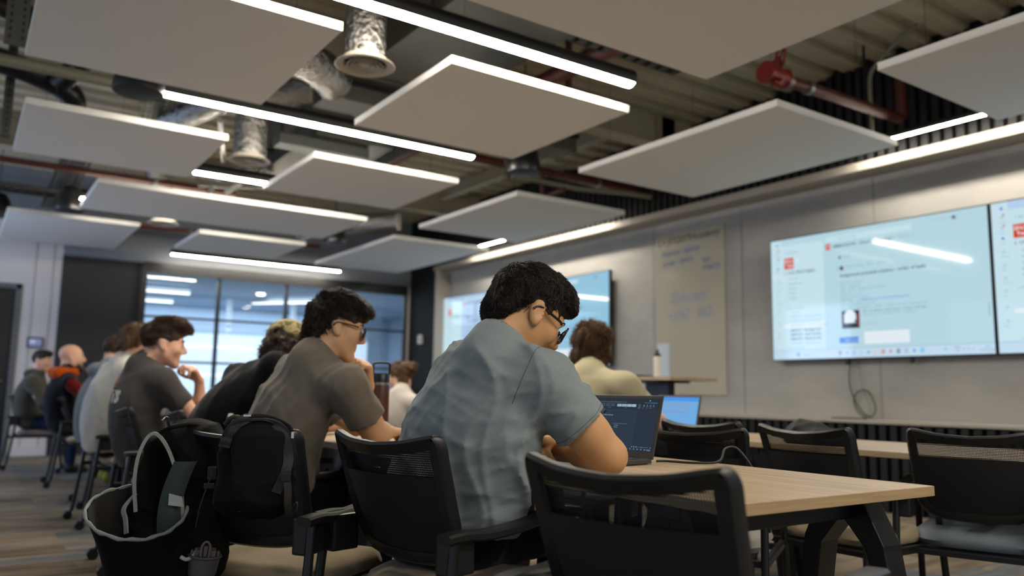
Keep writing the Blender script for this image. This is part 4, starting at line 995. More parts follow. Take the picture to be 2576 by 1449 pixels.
mb = MB(); mb.grid(lambda u, v: (-.035+.06*u+.03*(1-v)*1.0-.015*math.sin(v*3), -.062-.012*math.sin(u*PI), .105-.20*v), 8, 12); o = mb.build('padded_sleeve', M_teal, t, smooth=1.)
mb = MB(); mb.quad((-.012, -.079, .02), (.022, -.079, .01), (.028, -.079, -.018), (-.012, -.079, -.012)); mb.build('care_label', mat('label_white', '#9aa29f', .8), t)
mb = MB(); mb.tube(smooth_path([(-.05, -.03, .180), (-.02, -.035, .196), (.04, -.01, .203), (.085, .0, .175), (.108, .0, .12)], 6), .006, 6); mb.build('top_zip', M_bag, t, smooth=1.)
mb = MB(); mb.tube(smooth_path([(.098, -.045, .09), (.09, -.05, .05), (.07, -.055, -.02), (.062, -.06, -.075)], 5), 1., prof=[(-.011, -.0015), (.011, -.0015), (.011, .0015), (-.011, .0015)]); mb.build('compression_strap', mat('webbing', '#231f1a', .7), t, smooth=1.)
mb = MB(); mb.box((.096, -.05, .07), (.026, .012, .04)); mb.box((.09, -.052, .035), (.03, .012, .018)); mb.build('buckle', M_satin, t, bevel=.004)
mb = MB(); mb.tube(smooth_path([(.03, -.112, -.145), (.045, -.115, -.152), (.062, -.108, -.145), (.07, -.10, -.13)], 5), .0055, 8); mb.build('pull_loop', mat('pull_white', '#b9b6ac', .6), t, smooth=1.)
mb = MB(); mb.tube(smooth_path([(-.03, -.03, .222), (-.036, -.04, .226), (-.045, -.045, .216)], 4), .003, 6); mb.build('zip_pull', mat('steel', '#9a9a98', .3, 1.), t, smooth=1.)
# bottle in its side pocket
wm = Matrix.Rotation(-BAZ, 4, 'Z') @ Matrix.Scale(1., 4); wm.translation = V((.545, 2.485, .66))
b = thing('drinking_bottle', 'grey bottle with a flip loop lid sticking out of the open backpack', 'bottle', wm @ V((.082, -.085, -.235)), -BAZ)
b.rotation_euler = (.06, .10, -BAZ)
mb = MB(); mb.lathe([(0, 0), (.032, 0), (.035, .01), (.035, .03), (0, .03)], n=28); mb.build('body', mat('bottle_cream', '#a49d86', .5), b, smooth=.8)
mb = MB(); mb.lathe([(0, .03), (.034, .03), (.038, .045), (.0405, .075), (.041, .085), (.036, .088), (0, .088)], n=32); l_ = mb.build('lid', mat('lid_grey', '#4c4a4e', .45), b, smooth=.8)
mb = MB(); mb.tube([(.042*math.cos(a), .042*math.sin(a), .088) for a in [2*PI*i/32 for i in range(32)]], .004, 8, closed=True); mb.build('lid_ring', MATS['lid_grey'], l_, smooth=1.)
mb = MB(); mb.box((0, -.004, .097), (.056, .04, .018)); mb.box((-.034, -.004, .094), (.008, .02, .016)); mb.box((.034, -.004, .094), (.008, .02, .016)); mb.build('hinge_block', mat('lid_taupe', '#6a615c', .5), l_, bevel=.003)
mb = MB(); mb.tube(smooth_path([(-.010, -.03, .09), (-.0105, -.027, .118), (0, -.026, .130), (.0105, -.027, .118), (.010, -.03, .09)], 6), .0035, 8); mb.tube([(0, -.022, .09), (0, -.021, .118)], .0075, 10); mb.build('flip_spout', MATS['lid_taupe'], l_, smooth=1.)
# second bag: black harness side towards us, hung over the chair back
t = thing('backpack', 'closed black backpack with mesh shoulder straps, right of the open one', 'backpack', (.645, 2.07, .775), -math.radians(20)); t.scale = (.80, .80, .72)
ops = [('+', 0, ('b', (0, .04, -.055), (.118, .055, .115), .055, None)), ('+', .05, ('e', (0, .04, .06), (.117, .058, .125), None)), ('+', .05, ('e', (0, .02, -.10), (.118, .06, .075), None)), ('f', 0, fold_noise(3, 20, .006))]
blob('main_body', ops, (-.18, -.1, -.24), (.18, .16, .22), .006, M_bag, t, world=False)
ops = [('+', 0, ('b', (.004, -.018, .025), (.078, .014, .095), .013, None)), ('+', .03, ('e', (.004, -.016, .09), (.076, .016, .075), None)), ('f', 0, fold_noise(8, 15, .002))]
blob('back_panel', ops, (-.12, -.05, -.12), (.12, .02, .17), .004, mat('bag_panel', '#070708', .8, spec=.2), t, world=False)
def ribbon(name, pts, wd_, m, th=.006):
    mb = MB(); mb.tube(smooth_path(pts, 6), 1., prof=[(-wd_/2, -th/2), (wd_/2, -th/2), (wd_/2, th/2), (-wd_/2, th/2)], up=(0, -1, 0)); return mb.build(name, m, t, smooth=.8)
ribbon('shoulder_strap', [(-.03, -.022, .172), (-.065, -.026, .150), (-.088, -.026, .115), (-.10, -.02, .07)], .034, M_dots)
ribbon('shoulder_strap', [(.05, -.026, .150), (.080, -.028, .11), (.094, -.03, .05), (.092, -.032, .0), (.078, -.034, -.045), (.062, -.034, -.085)], .030, M_dots)
ribbon('strap_edge', [(-.11, -.018, .07), (-.085, -.03, .145), (-.02, -.032, .165), (.06, -.03, .155), (.106, -.026, .09), (.114, -.018, .0)], .006, M_satin, .008)
ribbon('lumbar_mesh', [(-.05, -.022, -.135), (.0, -.026, -.128), (.06, -.022, -.118)], .03, M_dots)
ribbon('webbing_strap', [(.085, -.05, -.02), (.097, -.055, -.06), (.100, -.05, -.12), (.105, -.03, -.16)], .022, MATS['webbing'], .003)
mb = MB(); mb.box((.09, -.055, -.03), (.03, .008, .03)); mb.build('ladder_lock', M_satin, t, bevel=.002); mb = MB(); mb.tube(smooth_path([(.105, -.03, -.165), (.125, -.04, -.15), (.128, -.04, -.12), (.118, -.035, -.13)], 5), .004, 6); mb.build('buckle', M_satin, t, bevel=.002)
mb = MB(); mb.tube(smooth_path([(-.10, .0, .145), (-.085, -.015, .168), (-.065, -.015, .172), (-.05, -.005, .16)], 5), .008, 8); mb.build('haul_loop', MATS['webbing'], t, smooth=1.)
mb = MB(); mb.box((-.035, -.046, .178), (.022, .004, .006)); mb.build('reflective_tab', mat('tab_white', '#b8bcc0', .4), t)
mb = MB(); mb.box((.104, -.04, .112), (.008, .004, .022)); mb.build('reflective_tab', MATS['tab_white'], t)
# ================================================================ PEOPLE
def skin(n, c, c2): return mat('skin_'+n, c, .5, spec=.35, var=(18, .6, c2), bump=(420, .12, .001))
def cloth(n, c, c2=None, sc_=300): return mat('cloth_'+n, c, .95, spec=.08, bump=(700, .35, .0012), var=(sc_, .8, c2 or c), sheen=.15)
def bounds(ops, pad=.03):
    lo = np.full(3, 9e9); hi = -lo
    def add(p, r): nonlocal lo, hi; lo = np.minimum(lo, N3(p)-r); hi = np.maximum(hi, N3(p)+r)
    for op, k, p in ops:
        if op != '+': continue
        if p[0] == 'c': add(p[1], p[3]); add(p[2], p[4])
        elif p[0] == 'e': add(p[1], max(p[2]))
        elif p[0] == 'b': add(p[1], np.linalg.norm(p[2]))
        elif p[0] == 'u':
            a, b = bounds(p[1], 0); lo = np.minimum(lo, a); hi = np.maximum(hi, b)
    return lo-pad, hi+pad
def sblob(name, ops, vox, m, parent, relax=1):
    lo, hi = bounds(ops); return blob(name, ops, lo, hi, vox, m, parent, True, relax)
def hand_ops(w, d, n, side, curls, thumb=.5, s=1., spread=0.):
    """fist/hand: d = direction of the fingers, n = way the palm faces"""
    w = N3(w); d = unit(d); n = N3(n); n = unit(n-d*(n@d)); t = np.cross(d, n)*side
    o = []; kn = []
    for i in range(4):
        kp = w+s*(d*(.088, .091, .086, .077)[i]+t*(.027, .009, -.010, -.027)[i]-n*(.002, .005, .004, 0)[i]); kn.append(kp)
        o.append(('+', .012*s, ('c', w+s*t*(.014, .005, -.006, -.014)[i]+s*d*.008, kp, .0165*s, .0125*s)))
    o.append(('+', .012*s, ('c', w+s*(d*.03+t*.022+n*.006), w+s*(d*.055+t*.02+n*.008), .017*s, .012*s)))
    for i in range(4):
        p = kn[i]; a = 0.; c = curls[i]; sp = spread*(1.5-i)
        for L, q, r0, r1 in ((.044, .95, .0105, .0095), (.027, 1.1, .0095, .0085), (.021, .8, .0085, .007)):
            a += c*q; dr = unit(d*math.cos(a)+n*math.sin(a)+t*sp)
            q2 = p+dr*L*s*(.94, 1.04, .98, .82)[i]; o.append(('+', .0035, ('c', p, q2, r0*s, r1*s))); p = q2
    p = w+s*(d*.022+t*.024+n*.006)
    for dr, L, r0, r1 in ((d*.62+t*(.75-.3*thumb)+n*(.2+.5*thumb), .044, .0145, .0115), (d*.85+t*(.3-.4*thumb)+n*(.2+.5*thumb), .033, .0115, .0105), (d*.9+t*(.1-.5*thumb)+n*(.25+.4*thumb), .027, .0105, .008)):
        q2 = p+unit(dr)*L*s; o.append(('+', .005, ('c', p, q2, r0*s, r1*s))); p = q2
    return o
class Head:
    def __init__(s, c, az, pitch, roll=0., sc_=1.):
        a, p = math.radians(az), math.radians(pitch); f = np.array((math.sin(a)*math.cos(p), math.cos(a)*math.cos(p), math.sin(p))); r = np.array((math.cos(a), -math.sin(a), 0)); u = np.cross(r, f)
        q = math.radians(roll); r, u = r*math.cos(q)+u*math.sin(q), u*math.cos(q)-r*math.sin(q)
        s.c = N3(c); s.R = np.stack((r, f, u), 1); s.s = sc_
    def w(s, *p): return s.c+s.R@(N3(p)*s.s)
    def e(s, p, r, rot=None):
        R = s.R if rot is None else s.R@np.array(Euler(rot).to_matrix())
        return ('e', s.w(*p), tuple(x*s.s for x in r), R)
    def k(s, a, b, ra, rb): return ('c', s.w(*a), s.w(*b), ra*s.s, rb*s.s)
    def b(s, p, r): return s.k(p, p, r, r)
def head_ops(H, neck, nr=.056, ears=True, nose=1.):
    o = [('+', 0, H.e((0, -.012, .03), (.077, .098, .082))), ('+', .03, H.e((0, .022, -.032), (.065, .068, .082)))]
    for q in (-1, 1):
        o.append(('+', .03, H.k((q*.048, .0, -.055), (q*.012, .066, -.102), .022, .017)))
        o.append(('+', .03, H.b((q*.042, .06, -.028), .021)))
    o += [('+', .02, H.b((0, .074, -.104), .018)), ('+', .02, H.k((-.032, .079, .018), (.032, .079, .018), .0125, .0125)),
          ('+', .012, H.k((0, .088, .010), (0, .112*1.0+.004*(nose-1), -.030), .008, .0125)), ('+', .008, H.k((-.011, .098, -.037), (.011, .098, -.037), .0085, .0085)),
          ('+', .008, H.k((-.017, .084, -.060), (.017, .084, -.060), .0085, .0085)), ('+', .006, H.k((-.015, .083, -.073), (.015, .083, -.073), .009, .009))]
    for q in (-1, 1):
        o.append(('-', .012, H.b((q*.031, .099, -.002), .015)))
        if ears:
            o.append(('+', .008, H.e((q*.080, -.012, -.010), (.0085, .020, .034), (.25, 0, -q*.35)))); o.append(('-', .004, H.e((q*.091, -.006, -.006), (.0075, .0115, .021), (.25, 0, -q*.35))))
            o.append(('+', .006, H.k((q*.080, -.002, -.038), (q*.079, .002, -.030), .008, .008)))
    o.append(('+', .03, ('c', H.w(0, -.028, -.06), N3(neck), nr*H.s, (nr+.004)*H.s)))
    return o
def hair_region(H, vols, face=(.075, .072, .1), facec=(0, .092, -.045), nape=-.085, sideburn=True, ear=.033):
    o = [('+', .02, H.e(*v)) if len(v) == 2 or len(v) == 3 else v for v in vols]
    o.append(('-', .008, H.e(facec, face)))
    o.append(('&', .012, ('pl', H.w(0, -.05, nape), H.R@N3((0, .25, -1)))))
    if ear:
        for q in (-1, 1):
            o.append(('-', .006, H.e((q*.088, .004, -.016), (.034, ear*.72, ear*1.15)))); o.append(('-', .008, H.e((q*.078, .070, -.05), (.03, .036, .055)))); o.append(('-', .008, H.e((q*.075, .03, -.085), (.035, .06, .045))))
    return o
def unit_rows(D): return D/np.maximum(np.linalg.norm(D, axis=1), 1e-9)[:, None]
def strands(H, ops, v, f, n, L, seed=1, rad=.001, crown=(0, -.045, .11), fwd=.05, jit=.05, lift=(.0005, .005), curl=0., droop=.0, tip=.3, wave=.4, wf=38, zf=.05, ze=.02):
    """n hairs lying on the blob 'ops'; returns (verts, faces)"""
    r = np.random.default_rng(seed); tri = f[r.integers(0, len(f), n)]; w_ = r.dirichlet((1, 1, 1, 1), n); P = (v[tri]*w_[:, :, None]).sum(1)
    loc = (P-H.c)@H.R/H.s; ok = loc[:, 2] > -.13; P = P[ok]; loc = loc[ok]; n = len(P)
    def grad(Q):
        e = .0015; g = np.stack([evalsdf(Q+N3(d)*e, ops)-evalsdf(Q-N3(d)*e, ops) for d in ((1, 0, 0), (0, 1, 0), (0, 0, 1))], 1)
        return g/np.maximum(np.linalg.norm(g, axis=1), 1e-9)[:, None]
    C = H.w(*crown); D = P-C+H.R[:, 1]*fwd*H.s+r.normal(0, .018, (n, 3))*H.s-np.array((0, 0, 1))*droop*.05
    l = (L*r.uniform(.55, 1.15, n)*np.where(loc[:, 2] < -.02, .65, 1.))[:, None]; h0 = r.uniform(lift[0], lift[1], n); ph = r.uniform(0, 6.28, n)
    Kw = np.random.default_rng(seed+7).normal(size=(3, 3))*wf; D = unit_rows(D)+wave*np.sin(P@Kw.T+2.)
    K = 6; pts = [P]; nn = []; Q = P.copy()
    for k in range(K):
        g = grad(Q); nn.append(g); D = D-g*(D*g).sum(1)[:, None]; D /= np.maximum(np.linalg.norm(D, axis=1), 1e-9)[:, None]
        if k == K-1: break
        B = np.cross(D, g); D = D+B*(np.sin(ph+k*1.4)*curl)[:, None]+r.normal(0, jit, (n, 3)); D /= np.linalg.norm(D, axis=1)[:, None]
        Q = Q+D*l/(K-1); d = evalsdf(Q, ops); tgt = h0*((k+1)/(K-1))**.5*(1+tip*k); g2 = grad(Q); Q = Q-g2*np.clip(d-tgt, -.02, .004)[:, None]; pts.append(Q)
    keep = np.ones(n, bool)
    for q in pts:
        lq = (q-H.c)@H.R/H.s; ax_ = np.abs(lq[:, 0])
        keep &= ~((lq[:, 1] > .045) & (lq[:, 2] < zf)) & ~((lq[:, 1] > -.03) & (lq[:, 2] < ze) & ((ax_ > .062) | (lq[:, 2] < -.02)))
    pts = [q[keep] for q in pts]; nn = [q[keep] for q in nn]; n = int(keep.sum())
    R_ = rad*np.array((.8, 1., 1., .85, .6, .2)); vs_ = []
    for k in range(K):
        T = pts[min(k+1, K-1)]-pts[max(k-1, 0)]; T /= np.maximum(np.linalg.norm(T, axis=1), 1e-9)[:, None]; g = nn[k]; B = np.cross(T, g)
        vs_.append(np.stack([pts[k]+R_[k]*(B*math.cos(a)+g*math.sin(a)) for a in (PI/2, PI/2+2.094, PI/2+4.189)], 1))
    A = np.stack(vs_, 1).reshape(-1, 3)                       # strand, step, side
    base = (np.arange(n)*K*3)[:, None, None]; kk = (np.arange(K-1)*3)[None, :, None]; F_ = []
    for s in range(3):
        s2 = (s+1) % 3; F_.append(np.concatenate([base+kk+s, base+kk+s2, base+kk+3+s2, base+kk+3+s], 2).reshape(-1, 4))
    return A, np.concatenate(F_)
def build_hair(name, H, ops, vox, m, parent, ns=0, L=.04, seed=1, noise=(60, .006, (1, 1, 1)), **kw):
    lo, hi = bounds([o for o in ops if o[0] == '+']); ops = ops+[('f', 0, fold_noise(seed+20, noise[0], noise[1], noise[2]))]
    v, f = mesh_sdf(ops, lo, hi, vox)
    mb = MB(); mb.add([tuple(p) for p in v], [tuple(q) for q in f])
    if ns:
        A, F_ = strands(H, ops, v, f, ns, L*H.s, seed, **kw); mb.add(A.tolist(), F_.tolist())
    o = mb.build(name, m, parent, smooth=3.2, world=True); return o
def glasses(H, parent, m, w_=.030, h_=.021, rd=.0026, rnd=4., y=.112):
    mb = MB(); g = []
    for q in (-1, 1):
        L_ = []
        for i in range(28):
            a = 2*PI*i/28; x = math.copysign(abs(math.cos(a))**(2/rnd), math.cos(a))*w_*.95; z = math.copysign(abs(math.sin(a))**(2/rnd), math.sin(a))*h_
            L_.append(H.w(q*.0345+x, y-.10*abs(q*.0345+x)**1.0*.35-.02*(abs(q*.0345+x)/.07)**2, -.004+z-.0*x))
        mb.tube(L_, rd*H.s, 8, closed=True)
        mb.tube(smooth_path([H.w(q*.0655, y-.042, .008), H.w(q*.074, y-.052, .009), H.w(q*.080, .03, .008), H.w(q*.083, -.012, .006), H.w(q*.082, -.026, -.01)], 5), [rd*H.s*1.25]*21, 8)
        g.append(L_)
    mb.tube(smooth_path([H.w(-.007, y-.003, .004), H.w(0, y+.001, .007), H.w(.007, y-.003, .004)], 4), rd*H.s, 8)
    o = mb.build('glasses', m, parent, smooth=1., world=True)
    for L_ in g:
        mb = MB(); mb.add([tuple(p) for p in L_], [tuple(range(len(L_)))]); mb.build('lens', M_glass, o, world=False).matrix_parent_inverse = (basis(parent)@o.matrix_parent_inverse).inverted()@basis(parent) if False else o.matrix_parent_inverse.copy() if False else Matrix()
    return o
M_eye = mat('eye_white', '#cfc8c0', .2); M_iris = mat('eye_iris', '#2a1a10', .15)
def eyes(H, parent):
    for q in (-1, 1):
        mb = MB(); c = H.w(q*.031, .077, -.003)
        R = Matrix(H.R.tolist()); s_ = .0115*H.s
        mb.lathe([(s_*math.sin(a), -s_*math.cos(a)) for a in [PI*i/10 for i in range(11)]], tuple(c), 16)
        k = len(mb.f); ci = N3(c)+H.R[:, 1]*.0035*H.s; s2 = .009*H.s
        mb.lathe([(s2*math.sin(a), -s2*math.cos(a)) for a in [PI*i/8 for i in range(9)]], tuple(ci), 12, mi=1)
        mb.build('eye', [M_eye, M_iris], parent, smooth=3.2, world=True)
        mb = MB(); mb.tube(smooth_path([H.w(q*.014, .0935, .019), H.w(q*.030, .0925, .026), H.w(q*.048, .079, .020)], 4), [.0022*H.s, .003*H.s, .0034*H.s, .0034*H.s, .0032*H.s, .003*H.s, .0025*H.s, .002*H.s, .001*H.s], 6)
        mb.build('eyebrow', mat('brow', '#1d140e', .8), parent, smooth=1., world=True)
def person(label, pelvis, C7, SR, SL, elb, wri, head, sk, shirt, vox=.01, sleeve='short', az=None, hands=None, arm=1., bulk=1., group=None, trousers=None, fold=.005, knees=None, shirt_name='t_shirt', slv=None, hem=.50, seed=1, face=True, shoes=None, nr=.056, ears=True, cuff=.62, slouch=.07, hs=1., waist=0.):
    pelvis = N3(pelvis); C7 = N3(C7); SR = N3(SR); SL = N3(SL); H = head
    t = thing('person', label, 'person', (pelvis[0], pelvis[1], 0), 0, group)
    lat = unit(SR-SL); latp = unit(N3((lat[0], lat[1], 0))); fw_ = unit(np.cross(N3((0, 0, 1)), latp))
    if az is not None:
        a = math.radians(az); fw_ = np.array((math.sin(a), math.cos(a), 0)); latp = np.array((math.cos(a), -math.sin(a), 0))
    top = (SR+SL)/2*.6+C7*.4-N3((0, 0, .03)); mid = (pelvis+top)/2-fw_*slouch*1.6
    def torso(add, kk=.07, mul=1.):
        o = []
        for i in range(9):
            q = i/8; pos = (1-q)**2*pelvis+2*q*(1-q)*mid+q*q*top; tg = unit((1-q)*(mid-pelvis)+q*(top-mid)); L_ = unit(latp*(1-q)+lat*q); F_ = unit(np.cross(tg, L_)); L_ = np.cross(F_, tg)
            wd = np.interp(q, (0, .25, .5, .75, 1), (.165, .152+waist, .160+waist, .172, .135))*bulk*mul+add; dp = np.interp(q, (0, .25, .5, .75, 1), (.120, .115, .118, .112, .078))*bulk*mul+add
            o.append(('+', kk, ('e', pos, (wd, dp, .105), np.stack((L_, F_, tg), 1))))
        for S_ in (SR, SL): o.append(('+', .06, ('c', C7-N3((0, 0, .060)), S_, .058*mul+add, .058*arm*mul+add)))
        return o
    # --- one continuous body: head, neck, torso, arms, hands
    body = torso(-.012, .06, .88)
    for S_, E_, W_ in ((SR, elb[0], wri[0]), (SL, elb[1], wri[1])):
        E_ = N3(E_); W_ = N3(W_)
        body += [('+', .03, ('c', S_, E_, .052*arm, .043*arm)), ('+', .02, ('c', E_, W_, .041*arm, .027*arm)), ('+', .03, ('c', E_+(W_-E_)*.15, E_+(W_-E_)*.45, .043*arm, .037*arm)), ('+', .03, ('c', S_+(E_-S_)*.35, S_+(E_-S_)*.7, .052*arm, .048*arm))]
    hd = hands or [None, None]
    for i, q in enumerate((1, -1)):
        W_ = N3(wri[i]); E_ = N3(elb[i])
        if hd[i] is None: dd = W_-E_; body += hand_ops(W_, dd, np.cross(dd, latp)*1.0+N3((0, 0, -.3)), q, (.4, .45, .5, .55), s=hs)
        else: body += hand_ops(W_, hd[i][0], hd[i][1], q, hd[i][2], hd[i][3] if len(hd[i]) > 3 else .5, hs)
    body += head_ops(H, C7-N3((0, 0, .02)), nr, ears)
    sblob('body', body, vox, sk, t)
    if face: eyes(H, t)
    # --- shirt
    o = torso(.012)
    sl_ops = []
    for i, (S_, E_, W_) in enumerate(((SR, elb[0], wri[0]), (SL, elb[1], wri[1]))):
        E_ = N3(E_); W_ = N3(W_)
        if sleeve == 'short':
            cpt = S_+(E_-S_)*cuff; so = [('+', 0, ('c', S_, cpt+(cpt-S_)*.25, .070*arm, .069*arm)), ('&', .004, ('pl', cpt, unit(E_-S_)))]
        else:
            cpt = E_+(W_-E_)*.93; so = [('+', 0, ('c', S_, E_, .068*arm, .058*arm)), ('+', .03, ('c', E_, W_, .056*arm, .040*arm)), ('&', .004, ('pl', cpt, unit(W_-E_)))]
        sl_ops.append(so)
        if slv is None: o.append(('+', .045, ('u', so)))
    ax_ = unit(H.w(0, -.03, -.06)-C7)
    o.append(('&', .01, ('pl', (0, 0, hem), (0, 0, -1))))
    fn = fold_noise(seed, 17, fold, (1, 1, .8)); fn2 = fold_noise(seed+1, 42, fold*.35)
    o += [('f', 0, fn), ('f', 0, fn2)]
    CB = C7+fw_*.010
    o += [('+', .035, ('c', CB-ax_*.03, CB+ax_*.006, (nr+.014)*H.s, (nr+.0145)*H.s)), ('-', .003, ('c', CB+ax_*.087, CB+ax_*.3, .075, .3)), ('-', .004, ('c', CB-ax_*.01, CB+ax_*.2, (nr+.0025)*H.s, (nr+.008)*H.s))]
    sh = sblob(shirt_name, o, vox*1.15, shirt, t, 3)
    if slv is not None:
        for so in sl_ops: sblob('sleeve', so+[('f', 0, fn)], vox*1.15, slv, t)
    # --- legs
    tr = trousers or cloth('trousers', '#1b1c22')
    kn = knees or [pelvis+latp*.11+fw_*.42+N3((0, 0, -.03)), pelvis-latp*.11+fw_*.42+N3((0, 0, -.03))]
    lo_ = [('+', 0, ('e', pelvis, (.165*bulk, .125*bulk, .10), np.stack((latp, fw_, N3((0, 0, 1))), 1)))]
    sho = []
    for q, K_ in ((1, kn[0]), (-1, kn[1])):
        K_ = N3(K_); A_ = N3((K_[0]-fw_[0]*.02, K_[1]-fw_[1]*.02, .095))
        lo_ += [('+', .05, ('c', pelvis+latp*q*.085, K_, .088*bulk, .062)), ('+', .03, ('c', K_, A_, .060, .050))]
        sho.append([('+', 0, ('c', A_+fw_*-.02-N3((0, 0, .045)), A_+fw_*.16-N3((0, 0, .058)), .042, .034)), ('+', .03, ('c', A_-N3((0, 0, .04)), A_+N3((0, 0, .02)), .045, .047)), ('&', .004, ('pl', (0, 0, .003), (0, 0, -1)))])
    lo_ += [('f', 0, fold_noise(seed+5, 20, .004)), ('&', .004, ('pl', (0, 0, .085), (0, 0, -1)))]
    sblob('trousers', lo_, max(vox*1.4, .009), tr, t)
    for s_ in sho: sblob('shoe', s_, max(vox*1.3, .009), shoes or mat('shoe_dark', '#17171a', .6), t)
    return t
M_frame = mat('spectacle_black', '#0a0a0c', .25)
def hmat(n, c, c2): return mat('hair_'+n, c, .5, spec=.35, var=(35, .5, c2, (1, 1, .35)), bump=(240, .5, .003))

# ---- 1 grey-blue T-shirt, nearest
H1 = Head((1.345, 1.885, 1.200), 97, -32, -3, 1.10)
p1 = person('person in grey-blue T-shirt and black glasses hunched over the table, back to us', (1.20, 2.09, .56), (1.225, 1.885, 1.10), (1.300, 1.755, 1.003), (1.24, 2.055, 1.02),
    [(1.465, 1.675, .805), (1.38, 2.22, .81)], [(1.465, 1.895, .815), (1.44, 1.965, .80)], H1, skin('tan', '#b98a5e', '#c4966a'), cloth('heather', '#747e80', '#8a9294', 260), .005, az=72, arm=1.15, bulk=1.12, waist=.03, fold=.009, seed=3,
    hands=[((-.75, .45, .25), (-.3, -.5, -.8), (.45, .55, .7, .8), .7), ((-.60, -.80, -.05), (.35, -.35, -.85), (.75, .8, .85, .9), .6)], cuff=.60, trousers=cloth('navy', '#16171f'), slouch=.025, hem=.585, hs=1.12)
ops = hair_region(H1, [((0, -.016, .036), (.082, .103, .086)), ((0, .02, .083), (.072, .08, .041)), ((0, .072, .066), (.060, .036, .032)), ((0, -.075, -.02), (.062, .038, .07))], nape=-.122, facec=(0, .104, -.05), face=(.082, .060, .10), ear=.030)
build_hair('hair', H1, ops, .0045, hmat('black', '#17100c', '#261a13'), p1, 16000, .034, 5, noise=(60, .004, (1, .6, 1)), rad=.0010, lift=(.0005, .0045), curl=.08, fwd=.05, jit=.04, wave=.55, wf=30, zf=.045, ze=.022)
glasses(H1, p1, M_frame, .029, .020, .0027)
mb = MB(); mb.cyl((1.395, 1.925, .835), (1.365, 1.91, .80), .004, n=8); mb.cyl((1.395, 1.925, .835), (1.44, 1.95, .89), .0045, n=8); o = mb.build('pen', mat('pen_blue', '#141a3c', .25), smooth=.8); tag(o, 'dark blue pen held in the hand of the grey-blue T-shirt man', 'pen')
mb = MB(); mb.box((1.56, 1.99, .7575), (.21, .30, .004), Matrix.Rotation(.1, 3, 'Z')); tag(mb.build('notebook', mat('notebook_dark', '#202024', .6)), 'dark notebook under the clasped hands on the table', 'notebook')

# ---- 2 dark T-shirt, glasses, fist at the mouth
H2 = Head((1.250, 3.080, 1.222), 102, -12, 2, 1.05)
p2 = person('person in dark brown-grey T-shirt and glasses resting the chin on a fist', (1.13, 3.30, .56), (1.135, 3.05, 1.102), (1.215, 2.87, .985), (1.155, 3.27, 1.035),
    [(1.345, 2.89, .81), (1.45, 3.32, .82)], [(1.49, 3.07, .80), (1.425, 3.15, .985)], H2, skin('olive', '#c09470', '#cb9f7a'), cloth('dark', '#6b645a', '#756d62'), .0065, az=86, arm=1.1, fold=.008, seed=12,
    hands=[((.7, .6, -.05), (.2, 0, -1), (.35, .4, .5, .6), .4), ((-.25, -.2, .9), (-.9, -.3, -.2), (1.0, 1.05, 1.1, 1.1), .8)], cuff=.74, trousers=cloth('black', '#101012'), hem=.52, slouch=.08, hs=1.1)
ops = hair_region(H2, [((0, -.016, .036), (.083, .104, .088)), ((0, .0, .095), (.074, .08, .042)), ((.0, .072, .078), (.062, .042, .036)), ((.02, .094, .055), (.042, .018, .022)), ((0, -.075, -.04), (.068, .038, .085))], nape=-.125, facec=(0, .112, -.055), face=(.082, .062, .092))
build_hair('hair', H2, ops, .0055, hmat('dark_brown', '#1a120d', '#2d2018'), p2, 10000, .052, 9, noise=(45, .005, (1, .6, 1)), rad=.0013, lift=(.001, .008), curl=.18, fwd=.06, jit=.06, tip=.4, wave=.8, wf=26, zf=.05, ze=.015)
glasses(H2, p2, M_frame, .026, .020, .0026, 3.)

# ---- 3 camouflage cap, black top, leaning forward
H3 = Head((1.385, 4.02, 1.175), 52, -18, 8, 1.06)
p3 = person('person in black top and camouflage cap leaning forward, face hidden', (1.06, 4.28, .56), (1.255, 3.85, 1.08), (1.30, 3.73, .985), (1.185, 4.17, 1.015),
    [(1.5, 3.78, .82), (1.46, 4.22, .82)], [(1.70, 3.92, .80), (1.68, 4.12, .80)], H3, skin('pale', '#c39b83', '#cba48c'), cloth('black', '#101012'), .009, az=84, arm=1.1, fold=.006, seed=21, cuff=.7, face=False, slouch=.09, hem=.52, bulk=1.05)
ops = hair_region(H3, [((0, -.02, .01), (.094, .108, .085)), ((0, -.08, -.05), (.10, .06, .075)), ((-.07, -.05, -.035), (.04, .05, .05)), ((.07, -.05, -.035), (.04, .05, .05))], nape=-.10, ear=0)
build_hair('hair', H3, ops, .007, hmat('curly_brown', '#23160f', '#3a2619'), p3, 2500, .035, 4, noise=(70, .012, (1, 1, 1)), rad=.0018, lift=(.002, .014), curl=.7, jit=.15)
M_camo = bpy.data.materials.new('camouflage'); M_camo.use_nodes = True
def camo():
    nt = M_camo.node_tree; n = nt.nodes; b = n['Principled BSDF']; b.inputs['Roughness'].default_value = .9
    tc = n.new('ShaderNodeTexCoord'); t = n.new('ShaderNodeTexNoise'); t.inputs['Scale'].default_value = 26; t.inputs['Detail'].default_value = 3; nt.links.new(tc.outputs['Object'], t.inputs['Vector'])
    r = n.new('ShaderNodeValToRGB'); r.color_ramp.interpolation = 'CONSTANT'; e = r.color_ramp.elements; e[0].position = 0; e[0].color = hx('#4f4a2c'); e[1].position = .42; e[1].color = hx('#8d7f58')
    for p, c in ((.52, '#a3936a'), (.6, '#6a5f3c'), (.66, '#9a8b63')): q = e.new(p); q.color = hx(c)
    nt.links.new(t.outputs['Fac'], r.inputs['Fac']); nt.links.new(r.outputs['Color'], b.inputs['Base Color'])
camo()
ops = [('+', 0, H3.e((0, -.012, .040), (.103, .123, .096))), ('&', .004, ('pl', H3.w(0, 0, .0), H3.R@N3((0, -.15, -1)))), ('-', .004, H3.e((0, -.13, .0), (.05, .06, .055)))]
cap = sblob('cap', ops, .007, M_camo, p3)
